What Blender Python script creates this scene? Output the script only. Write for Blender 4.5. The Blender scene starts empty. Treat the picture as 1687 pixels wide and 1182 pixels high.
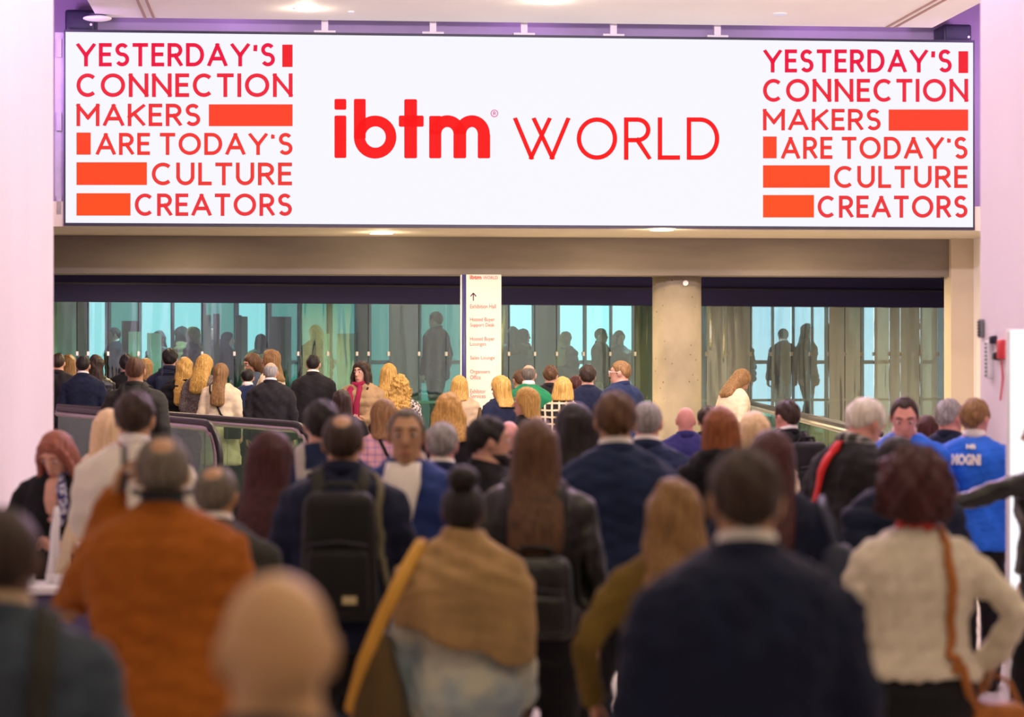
import bpy, bmesh, math, random
import numpy as np
from mathutils import Vector, Matrix, Euler
from mathutils.bvhtree import BVHTree

random.seed(7); np.random.seed(7)
scene = bpy.context.scene
C = scene.collection

# ------------------------------------------------------------------ camera
FPX, CX, CY, HC = 4000.0, 843.5, 591.0, 1.95
cam_d = bpy.data.cameras.new('camera')
cam = bpy.data.objects.new('camera', cam_d); C.objects.link(cam)
cam.location = (0, 0, HC); cam.rotation_euler = (math.pi/2, 0, 0)
cam_d.sensor_fit = 'HORIZONTAL'; cam_d.sensor_width = 36.0
cam_d.lens = FPX/1687.0*36.0
cam_d.clip_end = 300
cam_d.dof.use_dof = True; cam_d.dof.focus_distance = 29.5; cam_d.dof.aperture_fstop = 2.3
scene.camera = cam

# ------------------------------------------------------------------ facade frame
ANG = math.radians(5.13)
UX = Vector((math.cos(ANG), math.sin(ANG))); VX = Vector((-math.sin(ANG), math.cos(ANG)))
C0 = Vector((0.178, 29.4))
def W(u, v, z):
    p = C0 + UX*u + VX*v
    return Vector((p.x, p.y, z))
def P(px, py, d): return Vector(((px-CX)/FPX*d, d, HC-(py-CY)/FPX*d))
def on_plane(px, py, v):
    dr = Vector(((px-CX)/FPX, 1.0)); t = (v + C0.dot(VX))/dr.dot(VX)
    p = dr*t
    return (p-C0).dot(UX), HC-(py-CY)/FPX*t
def uv_of(p):
    q = Vector((p.x, p.y))-C0
    return q.dot(UX), q.dot(VX)
def floor_z(d): return 0.13*min(1.0, max(0.0, (d-17.0)/8.0))

# ------------------------------------------------------------------ world, lights, exposure
scene.view_settings.view_transform = 'Standard'
scene.view_settings.look = 'None'
scene.view_settings.exposure = 0.0
scene.view_settings.gamma = 1.0
scene.view_settings.use_curve_mapping = False
w = bpy.data.worlds.new('world'); scene.world = w; w.use_nodes = True
w.node_tree.nodes['Background'].inputs[0].default_value = (0.86, 0.88, 1.0, 1)
w.node_tree.nodes['Background'].inputs[1].default_value = 0.9
def area(name, loc, size, power, col, target=None, shape='DISK', sy=None, spread=180):
    l = bpy.data.lights.new(name, 'AREA'); l.shape = shape; l.size = size
    if sy: l.size_y = sy
    l.energy = power; l.color = col; l.spread = math.radians(spread)
    o = bpy.data.objects.new(name, l); C.objects.link(o); o.location = loc
    t = Vector(target) if target is not None else Vector((loc[0], loc[1], loc[2]-1))
    o.rotation_euler = (t-Vector(loc)).to_track_quat('-Z', 'Y').to_euler()
    return o
WARM = (1.0, 0.80, 0.52); WARM2 = (1.0, 0.76, 0.42); PURP = (0.78, 0.42, 1.0); PINK = (0.97, 0.74, 1.0)
# hall downlights in the ceiling above the crowd (fixtures sit above the frame)
for v in (-28.5, -24.5, -20.5, -16.5, -12.0):
    for u in (-1.6, 1.6, 4.6):
        p = W(u-0.6, v, 5.97)
        area('hall_downlight', p, 0.45, 34, WARM)
for v in (-7, -3.2):
    for u in (-3.2, 0.4, 3.9):
        area('hall_downlight', W(u, v, 5.97), 0.45, 88, WARM2)
# purple wash fixtures of the portal, on the ceiling by both walls
area('wash_light', W(-1.0, -15.5, 5.9), 0.5, 74, PINK, W(-2.9, -15.2, 2.2))
area('wash_light', W(1.6, -16.5, 5.9), 0.5, 74, PINK, W(3.6, -15.6, 2.2))
area('wash_light', W(0.5, -9.5, 5.9), 6.0, 240, PURP, W(0.3, -22, 1.6), shape='RECTANGLE', sy=0.6, spread=120)  # rim lamp added ahead of the crowd for lilac edges on the heads
area('ceiling_fill', W(0.3, -8.6, 5.25), 5.0, 520, (1.0, 0.84, 0.97), W(0.3, -1.5, 6.05), shape='RECTANGLE', sy=0.15)  # unseen fill added to lift the ceiling in place of screen glow
area('wash_light', W(-5.9, -1.4, 5.6), 0.4, 36, PURP, W(-5.9, 0.6, 5.2))
area('wash_light', W(6.1, -1.4, 5.6), 0.4, 36, PURP, W(6.1, 0.6, 5.2))
for u in (-3.6, 0, 3.6):
    area('wash_light', W(u, 0.45, 6.7), 0.6, 8, PURP, W(u, 0.7, 6.0))
# concourse downlights beyond the beam
for u in (-4.6, -2.3, 0.2, 2.4, 4.6):
    area('concourse_light', W(u, 3.6, 3.10), 0.4, 110, WARM2)
for u in (-4.2, -1.6, 1.2, 3.6):
    area('concourse_light', W(u, 0.9, 3.52), 0.3, 40, WARM2)

# ------------------------------------------------------------------ materials
MATS = {}
def srgb(r, g, b):
    f = lambda c: (c/255/12.92) if c/255 <= 0.04045 else ((c/255+0.055)/1.055)**2.4
    return (f(r), f(g), f(b))
def mk(name):
    m = bpy.data.materials.new(name); m.use_nodes = True
    nt = m.node_tree; b = nt.nodes['Principled BSDF']
    MATS[name] = m
    return m, nt, b
def noisy(nt, b, col, scale=(20, 20, 20), amt=0.2, bump=0.2, dist=0.01, detail=4, coord='Object', nscale=1.0):
    tc = nt.nodes.new('ShaderNodeTexCoord'); mp = nt.nodes.new('ShaderNodeMapping')
    mp.inputs['Scale'].default_value = scale
    nz = nt.nodes.new('ShaderNodeTexNoise'); nz.inputs['Scale'].default_value = nscale; nz.inputs['Detail'].default_value = detail
    nt.links.new(tc.outputs[coord], mp.inputs[0]); nt.links.new(mp.outputs[0], nz.inputs['Vector'])
    rp = nt.nodes.new('ShaderNodeValToRGB')
    rp.color_ramp.elements[0].position = 0.3; rp.color_ramp.elements[1].position = 0.7
    rp.color_ramp.elements[0].color = tuple(max(0, c*(1-amt)) for c in col)+(1,)
    rp.color_ramp.elements[1].color = tuple(min(1, c*(1+amt)) for c in col)+(1,)
    nt.links.new(nz.outputs['Fac'], rp.inputs[0])
    nt.links.new(rp.outputs[0], b.inputs['Base Color'])
    if bump:
        bp = nt.nodes.new('ShaderNodeBump'); bp.inputs['Strength'].default_value = bump; bp.inputs['Distance'].default_value = dist
        nt.links.new(nz.outputs['Fac'], bp.inputs['Height']); nt.links.new(bp.outputs[0], b.inputs['Normal'])
    return rp, nz, mp, tc
def plain(name, col, rough=0.6, metal=0.0, amt=0.08, scale=(8, 8, 8), bump=0.05, spec=0.5, coat=0.0):
    if name in MATS: return MATS[name]
    m, nt, b = mk(name)
    noisy(nt, b, col, scale, amt, bump, 0.004)
    b.inputs['Roughness'].default_value = rough; b.inputs['Metallic'].default_value = metal
    b.inputs['Specular IOR Level'].default_value = spec; b.inputs['Coat Weight'].default_value = coat
    return m
def emit(name, col, strength):
    if name in MATS: return MATS[name]
    m, nt, b = mk(name)
    b.inputs['Base Color'].default_value = (0.01, 0.01, 0.01, 1); b.inputs['Roughness'].default_value = 1.0; b.inputs['Specular IOR Level'].default_value = 0.0
    b.inputs['Emission Color'].default_value = tuple(col)+(1,); b.inputs['Emission Strength'].default_value = strength
    return m
def glass_mat(name, tint, refl, wave, rough=0.02):
    m, nt, b = mk(name)
    nt.nodes.remove(b)
    out = nt.nodes['Material Output']
    tr = nt.nodes.new('ShaderNodeBsdfTransparent'); tr.inputs[0].default_value = tuple(tint)+(1,)
    gl = nt.nodes.new('ShaderNodeBsdfGlossy'); gl.inputs['Roughness'].default_value = rough
    gl.inputs[0].default_value = (0.86, 0.97, 0.96, 1)
    mx = nt.nodes.new('ShaderNodeMixShader'); mx.inputs[0].default_value = refl
    tc = nt.nodes.new('ShaderNodeTexCoord'); mp = nt.nodes.new('ShaderNodeMapping'); mp.inputs['Scale'].default_value = (5.0, 5.0, 0.55)
    nz = nt.nodes.new('ShaderNodeTexNoise'); nz.inputs['Scale'].default_value = 1.0; nz.inputs['Detail'].default_value = 1.5
    bp = nt.nodes.new('ShaderNodeBump'); bp.inputs['Strength'].default_value = wave; bp.inputs['Distance'].default_value = 0.02
    nt.links.new(tc.outputs['Object'], mp.inputs[0]); nt.links.new(mp.outputs[0], nz.inputs['Vector'])
    nt.links.new(nz.outputs['Fac'], bp.inputs['Height']); nt.links.new(bp.outputs[0], gl.inputs['Normal'])
    nt.links.new(tr.outputs[0], mx.inputs[1]); nt.links.new(gl.outputs[0], mx.inputs[2]); nt.links.new(mx.outputs[0], out.inputs[0])
    return m

M_WALL = plain('wall_paint', (0.86, 0.81, 0.85), 0.55, amt=0.03, scale=(1, 1, 0.6), bump=0.02)
M_CEIL = plain('ceiling_paint', (0.82, 0.80, 0.82), 0.6, amt=0.03, scale=(1, 1, 1), bump=0.02)
M_PURPLE = plain('shaft_paint', (0.34, 0.24, 0.40), 0.7, amt=0.08, scale=(1.5, 1.5, 1.5))
M_SOFFIT = plain('soffit_plaster', (0.62, 0.55, 0.46), 0.8, amt=0.04, scale=(2, 2, 2))
M_BEAM = plain('beam_concrete', (0.20, 0.17, 0.15), 0.85, amt=0.10, scale=(1.2, 1.2, 6), bump=0.1)
M_NAVY = plain('dark_navy_fascia', (0.022, 0.018, 0.10), 0.75, amt=0.15, scale=(0.5, 0.5, 2))
M_BEIGE = plain('beige_paint', (0.55, 0.46, 0.36), 0.75, amt=0.05, scale=(1, 1, 1))
M_STEEL = plain('brushed_steel', (0.62, 0.58, 0.50), 0.3, 1.0, amt=0.1, scale=(3, 3, 40))
M_RUBBER = plain('black_rubber', (0.018, 0.016, 0.016), 0.35)
M_DARKMETAL = plain('dark_metal', (0.03, 0.028, 0.05), 0.5, 0.3)
M_GREYBOX = plain('grey_plastic', (0.16, 0.17, 0.17), 0.5)
M_WHITE = plain('white_plastic', (0.82, 0.81, 0.83), 0.4, amt=0.02)
M_BLACKP = plain('black_plastic', (0.02, 0.02, 0.024), 0.45)
M_REDP = plain('red_plastic', (0.65, 0.04, 0.05), 0.4)
M_CREAMSIGN = plain('cream_sign_face', (0.86, 0.78, 0.70), 0.5, amt=0.01)
M_TAUPE = plain('taupe_cladding', (0.055, 0.045, 0.038), 0.6, amt=0.15, scale=(2, 2, 0.6))
M_PALEGREEN = plain('pale_green_wall', (0.50, 0.68, 0.52), 0.6, amt=0.06, scale=(1, 1, 1))

# column concrete with pits
m, nt, b = mk('column_concrete')
rp, nz, mp, tc = noisy(nt, b, (0.40, 0.34, 0.25), (2, 2, 1.5), 0.22, 0.15, 0.01)
vo = nt.nodes.new('ShaderNodeTexVoronoi'); vo.inputs['Scale'].default_value = 9
nt.links.new(tc.outputs['Object'], vo.inputs['Vector'])
r2 = nt.nodes.new('ShaderNodeValToRGB'); r2.color_ramp.elements[0].position = 0.06; r2.color_ramp.elements[1].position = 0.13
r2.color_ramp.elements[0].color = (0.35, 0.3, 0.28, 1); r2.color_ramp.elements[1].color = (1, 1, 1, 1)
nt.links.new(vo.outputs['Distance'], r2.inputs[0])
mx = nt.nodes.new('ShaderNodeMix'); mx.data_type = 'RGBA'; mx.blend_type = 'MULTIPLY'; mx.inputs[0].default_value = 1.0
nt.links.new(rp.outputs[0], mx.inputs[6]); nt.links.new(r2.outputs[0], mx.inputs[7]); nt.links.new(mx.outputs[2], b.inputs['Base Color'])
b.inputs['Roughness'].default_value = 0.75
M_CONC = m
m, nt, b = mk('polished_floor')
noisy(nt, b, (0.58, 0.53, 0.50), (3, 3, 3), 0.15, 0.02, 0.002, detail=8)
b.inputs['Roughness'].default_value = 0.22
M_FLOOR = m
M_GLASS = glass_mat('teal_glass', (0.55, 0.82, 0.78), 0.13, 0.35)
M_GLASS2 = glass_mat('mirrored_glass', (0.70, 0.84, 0.86), 0.32, 0.7)
M_GLASS4 = glass_mat('warm_reflection_glass', (0.62, 0.64, 0.52), 0.62, 1.2)  # gold tint put into the glass for warm hall reflections
M_GLASS3 = glass_mat('balustrade_glass', (0.70, 0.84, 0.68), 0.17, 0.2, 0.03)

# ------------------------------------------------------------------ mesh helpers
LINK = []
def mesh_of(name, V, F, smooth=True):
    me = bpy.data.meshes.new(name)
    me.from_pydata([tuple(v) for v in V], [], F)
    if smooth: me.polygons.foreach_set('use_smooth', [True]*len(me.polygons))
    me.update()
    return me
def obj(name, me, mat=None, parent=None):
    o = bpy.data.objects.new(name, me); LINK.append(o)
    if mat is not None:
        if len(me.materials) == 0: me.materials.append(mat)
        elif me.materials[0] is not mat:
            o.material_slots[0].link = 'OBJECT'; o.material_slots[0].material = mat
    if parent is not None: o.parent = parent
    return o
def tag(o, label=None, cat=None, group=None, kind=None):
    if label: o['label'] = label
    if cat: o['category'] = cat
    if group: o['group'] = group
    if kind: o['kind'] = kind
    return o
def empty(name, loc=(0, 0, 0), rz=0.0, label=None, cat=None, group=None, kind=None):
    o = bpy.data.objects.new(name, None); LINK.append(o); o.location = loc; o.rotation_euler = (0, 0, rz)
    o.empty_display_size = 0.1
    return tag(o, label, cat, group, kind)
def struct(name, me, mat, parent=None):
    o = obj(name, me, mat, parent)
    if parent is None: o['kind'] = 'structure'
    return o
BOXF = [(0, 1, 3, 2), (4, 6, 7, 5), (0, 4, 5, 1), (2, 3, 7, 6), (0, 2, 6, 4), (1, 5, 7, 3)]
def addbox(V, F, pts8):
    n = len(V); V.extend(pts8); F.extend([tuple(n+i for i in f) for f in BOXF])
def fbox(u0, u1, v0, v1, z0, z1, V=None, F=None):
    own = V is None
    if own: V, F = [], []
    addbox(V, F, [W(u, v, z) for u in (u0, u1) for v in (v0, v1) for z in (z0, z1)])
    return mesh_of('box', V, F, False) if own else None
def lbox(x0, x1, y0, y1, z0, z1, V, F, M=None):
    pts = [Vector((x, y, z)) for x in (x0, x1) for y in (y0, y1) for z in (z0, z1)]
    if M is not None: pts = [M @ p for p in pts]
    addbox(V, F, pts)
def bevel_box(x0, x1, y0, y1, z0, z1, r, seg=3):
    bm = bmesh.new(); bmesh.ops.create_cube(bm, size=1)
    for v in bm.verts:
        v.co = Vector(((x0+x1)/2+v.co.x*(x1-x0), (y0+y1)/2+v.co.y*(y1-y0), (z0+z1)/2+v.co.z*(z1-z0)))
    bmesh.ops.bevel(bm, geom=list(bm.edges), offset=r, segments=seg, affect='EDGES', profile=0.5)
    me = bpy.data.meshes.new('rbox'); bm.to_mesh(me); bm.free()
    me.polygons.foreach_set('use_smooth', [True]*len(me.polygons))
    return me
def se(t, n):
    c, s = math.cos(t), math.sin(t)
    return math.copysign(abs(c)**(2.0/n), c), math.copysign(abs(s)**(2.0/n), s)
def loft(V, F, rings, seg=20, n=2.2, closed=True):
    """rings: (center, X axis vector, Y axis vector)"""
    base = len(V)
    for (c, ax, ay) in rings:
        for k in range(seg):
            a, b_ = se(2*math.pi*k/seg, n)
            V.append(c+ax*a+ay*b_)
    for i in range(len(rings)-1):
        for k in range(seg):
            k2 = (k+1) % seg
            F.append((base+i*seg+k, base+i*seg+k2, base+(i+1)*seg+k2, base+(i+1)*seg+k))
    if closed:
        F.append(tuple(base+k for k in reversed(range(seg))))
        F.append(tuple(base+(len(rings)-1)*seg+k for k in range(seg)))
def zloft(V, F, rs, seg=24, n=2.3):
    loft(V, F, [(Vector((0, r[3] if len(r) > 3 else 0, r[0])), Vector((r[1], 0, 0)), Vector((0, r[2], 0))) for r in rs], seg, n)
def chain(V, F, pts, rad, seg=10, round_ends=True, flat=1.0, ref=None):
    pts = [Vector(p) for p in pts]; rad = list(rad)
    if round_ends:
        d0 = (pts[0]-pts[1]).normalized(); d1 = (pts[-1]-pts[-2]).normalized()
        pts = [pts[0]+d0*rad[0]*0.8, pts[0]+d0*rad[0]*0.4]+pts+[pts[-1]+d1*rad[-1]*0.4, pts[-1]+d1*rad[-1]*0.8]
        rad = [rad[0]*0.45, rad[0]*0.88]+rad+[rad[-1]*0.88, rad[-1]*0.45]
    rings = []; x = None
    for i, p in enumerate(pts):
        t = (pts[min(i+1, len(pts)-1)]-pts[max(i-1, 0)])
        if t.length < 1e-9: t = Vector((0, 0, 1))
        t.normalize()
        if x is None:
            rf = Vector(ref) if ref is not None else (Vector((0, 1, 0)) if abs(t.y) < 0.9 else Vector((1, 0, 0)))
            x = (rf-t*rf.dot(t)).normalized()
        else:
            x = (x-t*x.dot(t)).normalized()
        y = t.cross(x)
        rings.append((p, x*rad[i]*flat, y*rad[i]))
    loft(V, F, rings, seg, 2.0)
def ellipsoid(V, F, c, r, seg=16, rings=10, M=None):
    base = len(V); c = Vector(c)
    def put(p): V.append(M @ (c+p) if M is not None else c+p)
    put(Vector((0, 0, r[2])))
    for i in range(1, rings):
        a = math.pi*i/rings
        for k in range(seg):
            t = 2*math.pi*k/seg
            put(Vector((r[0]*math.sin(a)*math.cos(t), r[1]*math.sin(a)*math.sin(t), r[2]*math.cos(a))))
    put(Vector((0, 0, -r[2])))
    for k in range(seg):
        F.append((base, base+1+k, base+1+(k+1) % seg))
        for i in range(rings-2):
            a0 = base+1+i*seg; a1 = a0+seg
            F.append((a0+k, a1+k, a1+(k+1) % seg, a0+(k+1) % seg))
        F.append((base+1+(rings-2)*seg+(k+1) % seg, base+1+(rings-2)*seg+k, base+1+(rings-1)*seg))
def disc_mesh(c, r, axis=Vector((0, 0, 1)), h=0.02, seg=24):
    V, F = [], []; c = Vector(c); axis = Vector(axis).normalized()
    x = axis.orthogonal().normalized(); y = axis.cross(x)
    loft(V, F, [(c, x*r, y*r), (c+axis*h, x*r, y*r)], seg, 2.0)
    return mesh_of('disc', V, F, False)
def cyl(p0, p1, r, seg=16, V=None, F=None):
    own = V is None
    if own: V, F = [], []
    p0 = Vector(p0); p1 = Vector(p1); a = (p1-p0).normalized(); x = a.orthogonal().normalized(); y = a.cross(x)
    loft(V, F, [(p0, x*r, y*r), (p1, x*r, y*r)], seg, 2.0)
    return mesh_of('cyl', V, F) if own else None

TMP = bpy.data.objects.new('tmp', bpy.data.meshes.new('tmp')); C.objects.link(TMP)
def evaluate(me, mods):
    TMP.modifiers.clear(); TMP.data = me
    for kind, kw in mods:
        md = TMP.modifiers.new('m', kind)
        for k, v in kw.items(): setattr(md, k, v)
    dg = bpy.context.evaluated_depsgraph_get(); dg.update()
    out = bpy.data.meshes.new_from_object(TMP.evaluated_get(dg))
    TMP.modifiers.clear()
    return out
def remesh(V, F, voxel, smooth=4, name='body'):
    me = mesh_of(name, V, F)
    out = evaluate(me, [('REMESH', dict(mode='VOXEL', voxel_size=voxel, use_smooth_shade=True)),
                        ('SMOOTH', dict(factor=0.5, iterations=smooth))])
    out.name = name
    out.materials.clear()
    return out
def co_get(me):
    a = np.empty(len(me.vertices)*3, np.float64); me.vertices.foreach_get('co', a); return a.reshape(-1, 3)
def no_get(me):
    a = np.empty(len(me.vertices)*3, np.float32); me.vertex_normals.foreach_get('vector', a); return a.reshape(-1, 3).astype(np.float64)
def co_set(me, a):
    me.vertices.foreach_set('co', np.ascontiguousarray(a, np.float64).ravel()); me.update()

# ------------------------------------------------------------------ lettering: a geometric stroke alphabet (flat print)
def arc(cx, cy, rx, ry, a0, a1, n=14):
    return [(cx+rx*math.cos(math.radians(a0+(a1-a0)*i/n)), cy+ry*math.sin(math.radians(a0+(a1-a0)*i/n))) for i in range(n+1)]
GL = {
 'Y': (0.86, [[(0, 1), (.5, .46)], [(1, 1), (.5, .46)], [(.5, .52), (.5, 0)]]),
 'E': (0.58, [[(0, 0), (0, 1)], [(0, 1), (1, 1)], [(0, .52), (.9, .52)], [(0, 0), (1, 0)]]),
 'S': (0.64, [('r', arc(.5, .76, .47, .24, 30, 270)+arc(.5, .26, .5, .26, 90, -150)[1:])]),
 'T': (0.70, [[(0, 1), (1, 1)], [(.5, 1), (.5, 0)]]),
 'R': (0.68, [[(0, 0), (0, 1)], ('r', [(0, 1), (.5, 1)]+arc(.5, .73, .48, .27, 90, -90)[1:]+[(0, .46)]), [(.5, .46), (1, 0)]]),
 'D': (0.82, [[(0, 0), (0, 1)], ('r', [(0, 1), (.40, 1)]+arc(.40, .5, .6, .5, 90, -90, 20)[1:]+[(0, 0)])]),
 'A': (0.90, [[(0, 0), (.5, 1)], [(1, 0), (.5, 1)], ('r', [(.18, .30), (.82, .30)])]),
 "'": (0.20, [('r', [(.8, 1), (.9, .92), (.3, .68)])]),
 '`': (0.20, [('r', [(.9, 1), (.1, .92), (.5, .78)])]),
 'C': (0.86, [('r', arc(.55, .5, .55, .5, 48, 312, 26))]),
 'O': (1.02, [('r', arc(.5, .5, .5, .5, 0, 360, 36))]),
 'N': (0.82, [[(0, 0), (0, 1)], [(0, 1), (1, 0)], [(1, 0), (1, 1)]]),
 'I': (0.15, [[(.5, 0), (.5, 1)]]),
 'M': (0.98, [[(0, 0), (0, 1)], [(0, 1), (.5, .36)], [(.5, .36), (1, 1)], [(1, 1), (1, 0)]]),
 'K': (0.74, [[(0, 0), (0, 1)], [(1, 1), (0, .40)], [(.32, .58), (1, 0)]]),
 'U': (0.76, [[(0, 1), (0, .38)], ('r', arc(.5, .38, .5, .38, 180, 360, 18)), [(1, .38), (1, 1)]]),
 'L': (0.56, [[(0, 1), (0, 0)], [(0, 0), (1, 0)]]),
 'W': (1.42, [[(0, 1), (.30, 0)], [(.30, 0), (.64, 1)], [(.36, 1), (.70, 0)], [(.70, 0), (1, 1)]]),
 'P': (0.62, [[(0, 0), (0, 1)], ('r', [(0, 1), (.5, 1)]+arc(.5, .72, .5, .28, 90, -90)[1:]+[(0, .44)])]),
}
def glyph_polys(text, x0, x1, y0, y1, t, gap=0.15, space=0.30):
    """quads in (x, y) for a line of capitals filling [x0,x1] x [y0,y1]; t = stroke / cap height"""
    tot = 0.0; adv = []
    for i, ch in enumerate(text):
        if ch == ' ': adv.append(('', tot)); tot += space; continue
        w_ = GL[ch][0]
        if ch == 'I': w_ = t
        adv.append((ch, tot, w_)); tot += w_+(gap if i < len(text)-1 else 0)
    sx = (x1-x0)/tot; sy = (y1-y0)
    groups = []
    k = sx/sy
    for a in adv:
        if a[0] == '': continue
        ch, off, w_ = a
        quads = []; groups.append(quads)
        for st in GL[ch][1]:
            rnd = isinstance(st, tuple)
            pts = st[1] if rnd else st
            pts = [Vector(((off+t/2/k+q[0]*(w_-t/k))*sx, (t/2+q[1]*(1-t))*sy)) for q in pts]
            th = t*sy
            if not rnd:
                d = (pts[-1]-pts[0]).normalized(); pts[0] = pts[0]-d*th/2; pts[-1] = pts[-1]+d*th/2
            L, R = [], []
            clo = (pts[0]-pts[-1]).length < 1e-6
            for i, q in enumerate(pts):
                pa = pts[i-1] if i > 0 else (pts[-2] if clo else None)
                pb = pts[i+1] if i < len(pts)-1 else (pts[1] if clo else None)
                d = Vector((0, 0))
                if pa is not None: d += (q-pa).normalized()
                if pb is not None: d += (pb-q).normalized()
                d.normalize(); nn = Vector((-d.y, d.x))
                L.append(q+nn*th/2); R.append(q-nn*th/2)
            for i in range(len(pts)-1):
                quads.append([L[i], L[i+1], R[i+1], R[i]])
    return [[[(x0+v.x, y0+min(sy, max(0, v.y))) for v in qd] for qd in g] for g in groups]
def bfont(text, bold=0.0):
    cu = bpy.data.curves.new('txt', 'FONT'); cu.body = text; cu.offset = bold; cu.resolution_u = 3
    o = bpy.data.objects.new('txt', cu); C.objects.link(o)
    dg = bpy.context.evaluated_depsgraph_get(); dg.update()
    me = bpy.data.meshes.new_from_object(o.evaluated_get(dg))
    bpy.data.objects.remove(o); bpy.data.curves.remove(cu)
    a = co_get(me); F = [tuple(p.vertices) for p in me.polygons]
    bpy.data.meshes.remove(me)
    return a, F

# ================================================================== THE SETTING
# floor with the gentle rise towards the concourse
V, F = [], []
ys = [-14, 0, 8, 17, 19, 21, 23, 25, 32, 52]
for y in ys:
    for x in (-16, 16): V.append(Vector((x, y, floor_z(y))))
for i in range(len(ys)-1): F.append((2*i, 2*i+1, 2*i+3, 2*i+2))
struct('floor', mesh_of('floor', V, F, False), M_FLOOR)

V, F = [], []
pl = [P(40, 591, 27.5), P(575, 591, 23.9), P(575, 591, 34.0), P(40, 591, 34.0)]
for z in (0.10, 0.27): V += [Vector((q.x, q.y, z)) for q in pl]
F = [(3, 2, 1, 0), (4, 5, 6, 7)]+[(k, (k+1) % 4, 4+(k+1) % 4, 4+k) for k in range(4)]
struct('floor_walkway', mesh_of('deck', V, F, False), plain('walkway_pallets', (0.2, 0.2, 0.2), 0.45, 0.6, scale=(40, 2, 2)))
# portal walls
uL, vL = uv_of(P(88, 591, 16.0)); uR, vR = uv_of(P(1615, 591, 16.0))
struct('wall_left', fbox(uL-1.2, uL, -41.5, vL, 0, 7.2), M_WALL)
rw = struct('wall_right', fbox(uR, uR+1.2, -41.5, vR, 0, 7.2), M_WALL)
# glazed entrance behind the camera: piers, sill and head leave tall window openings to the daylight outside
V, F = [], []
npi = 6; wd_ = uR-uL
for k in range(npi):
    cpos = uL+wd_*k/(npi-1); fbox(max(uL, cpos-0.22), min(uR, cpos+0.22), -41.5, -41.2, 0, 6.5, V, F)
fbox(uL, uR, -41.5, -41.2, 0, 1.5, V, F); fbox(uL, uR, -41.5, -41.2, 3.9, 6.5, V, F)
struct('wall_entrance', mesh_of('entrance', V, F, False), M_WALL)
struct('wall_lightstop_left', fbox(-9.3, -9.0, -16, 22, 0, 9.2), M_WALL)  # unseen outer shell and roof, added to keep stray daylight out
struct('wall_lightstop_right', fbox(9.0, 9.3, -16, 22, 0, 9.2), M_WALL)
struct('wall_lightstop_front_left', fbox(-9.3, uL-1.2, -16.3, -16, 0, 9.2), M_WALL)
struct('wall_lightstop_front_right', fbox(uR+1.2, 9.3, -16.3, -16, 0, 9.2), M_WALL)
struct('ceiling_lightstop', fbox(-9.3, 9.3, -16.3, 22, 9.2, 9.4), M_PURPLE)
struct('wall_lightstop_end', fbox(-9.3, 9.3, 21.8, 22, 0, 9.2), M_PURPLE)
struct('wall_lightstop_portal', fbox(uL-1.2, uR+1.2, -16.3, -16, 6.6, 9.2), M_WALL)
# ceiling over the hall, ends just before the screen
zC = on_plane(843, 37, -0.35)[1]
uc0 = on_plane(160, 30, -0.35)[0]; uc1 = on_plane(1536, 45, -0.35)[0]
struct('ceiling', fbox(uc0, uc1, -45, -0.35, zC, zC+0.5), M_CEIL)
# groove tracks let into the ceiling
for i, (px, py) in enumerate(((237, 27), (1460, 43))):
    uu = on_plane(px, py, -0.4)[0]
    V, F = [], []
    sgn = 1 if i == 0 else -1
    for k in (0, 0.10):
        fbox(uu+k, uu+k+0.03, -6, -0.36, zC-0.012, zC+0.02, V, F)
    struct('trim_%d' % (i+1), mesh_of('track', V, F, False), plain('track_bronze', (0.35, 0.20, 0.17), 0.5))
# wall behind the screen and shafts beside the ceiling
zS = on_plane(843, 374, 0.0)[1]
struct('wall_back', fbox(-8.5, 8.5, 0.75, 1.1, zS, 9.0), M_PURPLE)
struct('wall_shaft_left', fbox(-8.5, -6.3, -14, 0.75, 0, 9.0), M_PURPLE)
struct('wall_shaft_right', fbox(6.45, 8.5, -14, 0.75, 0, 9.0), M_WALL)
# soffit strip and concrete beam under the screen
uB0 = on_plane(60, 420, 2.1)[0]; uB1 = on_plane(1567, 420, 2.1)[0]
zB = on_plane(843, 453, 2.1)[1]
struct('ceiling_soffit', fbox(-6.3, 6.45, 0.02, 2.5, zS-0.02, zS+0.28), M_SOFFIT)
struct('trim_beam', fbox(uB0-1, uB1, 2.1, 2.7, zB, zS-0.02), M_BEAM)
u0 = on_plane(1567, 500, 2.0)[0]; u1 = on_plane(1604, 500, 2.0)[0]
struct('wall_return', fbox(u0, u1, 2.0, 2.35, 0, zS-0.02), M_BEIGE)
struct('wall_side_right', fbox(u1, 8.5, 1.6, 2.2, 0, zS-0.02), M_WALL)
struct('ceiling_concourse', fbox(-9, 9, 2.7, 20, zB+0.16, zB+0.4), M_NAVY)

# ------------------------------------------------------------------ LED screen
scr = empty('led_screen', W(0, 0, zS), 0, 'wide white electronic screen with red lettering hung above the opening', 'screen')
def wpar(o):   # keep world coordinates under a parent at a location
    o.matrix_parent_inverse = Matrix.Translation(scr.location).inverted(); return o
uA, zT = on_plane(108, 53, 0); uZ, zbR = on_plane(1603, 375, 0); zBm = on_plane(855, 371, 0)[1]; zT = on_plane(855, 61.5, 0)[1]
WHITE_E = emit('screen_white', (0.93, 0.925, 1.0), 1.0)
wpar(obj('display_panel', fbox(uA, uZ, 0.0, 0.10, zBm, zT), WHITE_E, scr))
V, F = [], []
fbox(uA-0.02, uZ+0.02, -0.01, 0.16, zBm-0.035, zBm, V, F); fbox(uA-0.02, uZ+0.02, -0.005, 0.16, zT, zT+0.03, V, F)
fbox(uA-0.02, uA, -0.005, 0.16, zBm, zT, V, F); fbox(uZ, uZ+0.02, -0.005, 0.16, zBm, zT, V, F)
wpar(obj('bezel', mesh_of('bezel', V, F, False), M_DARKMETAL, scr))
V, F = [], []
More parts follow.
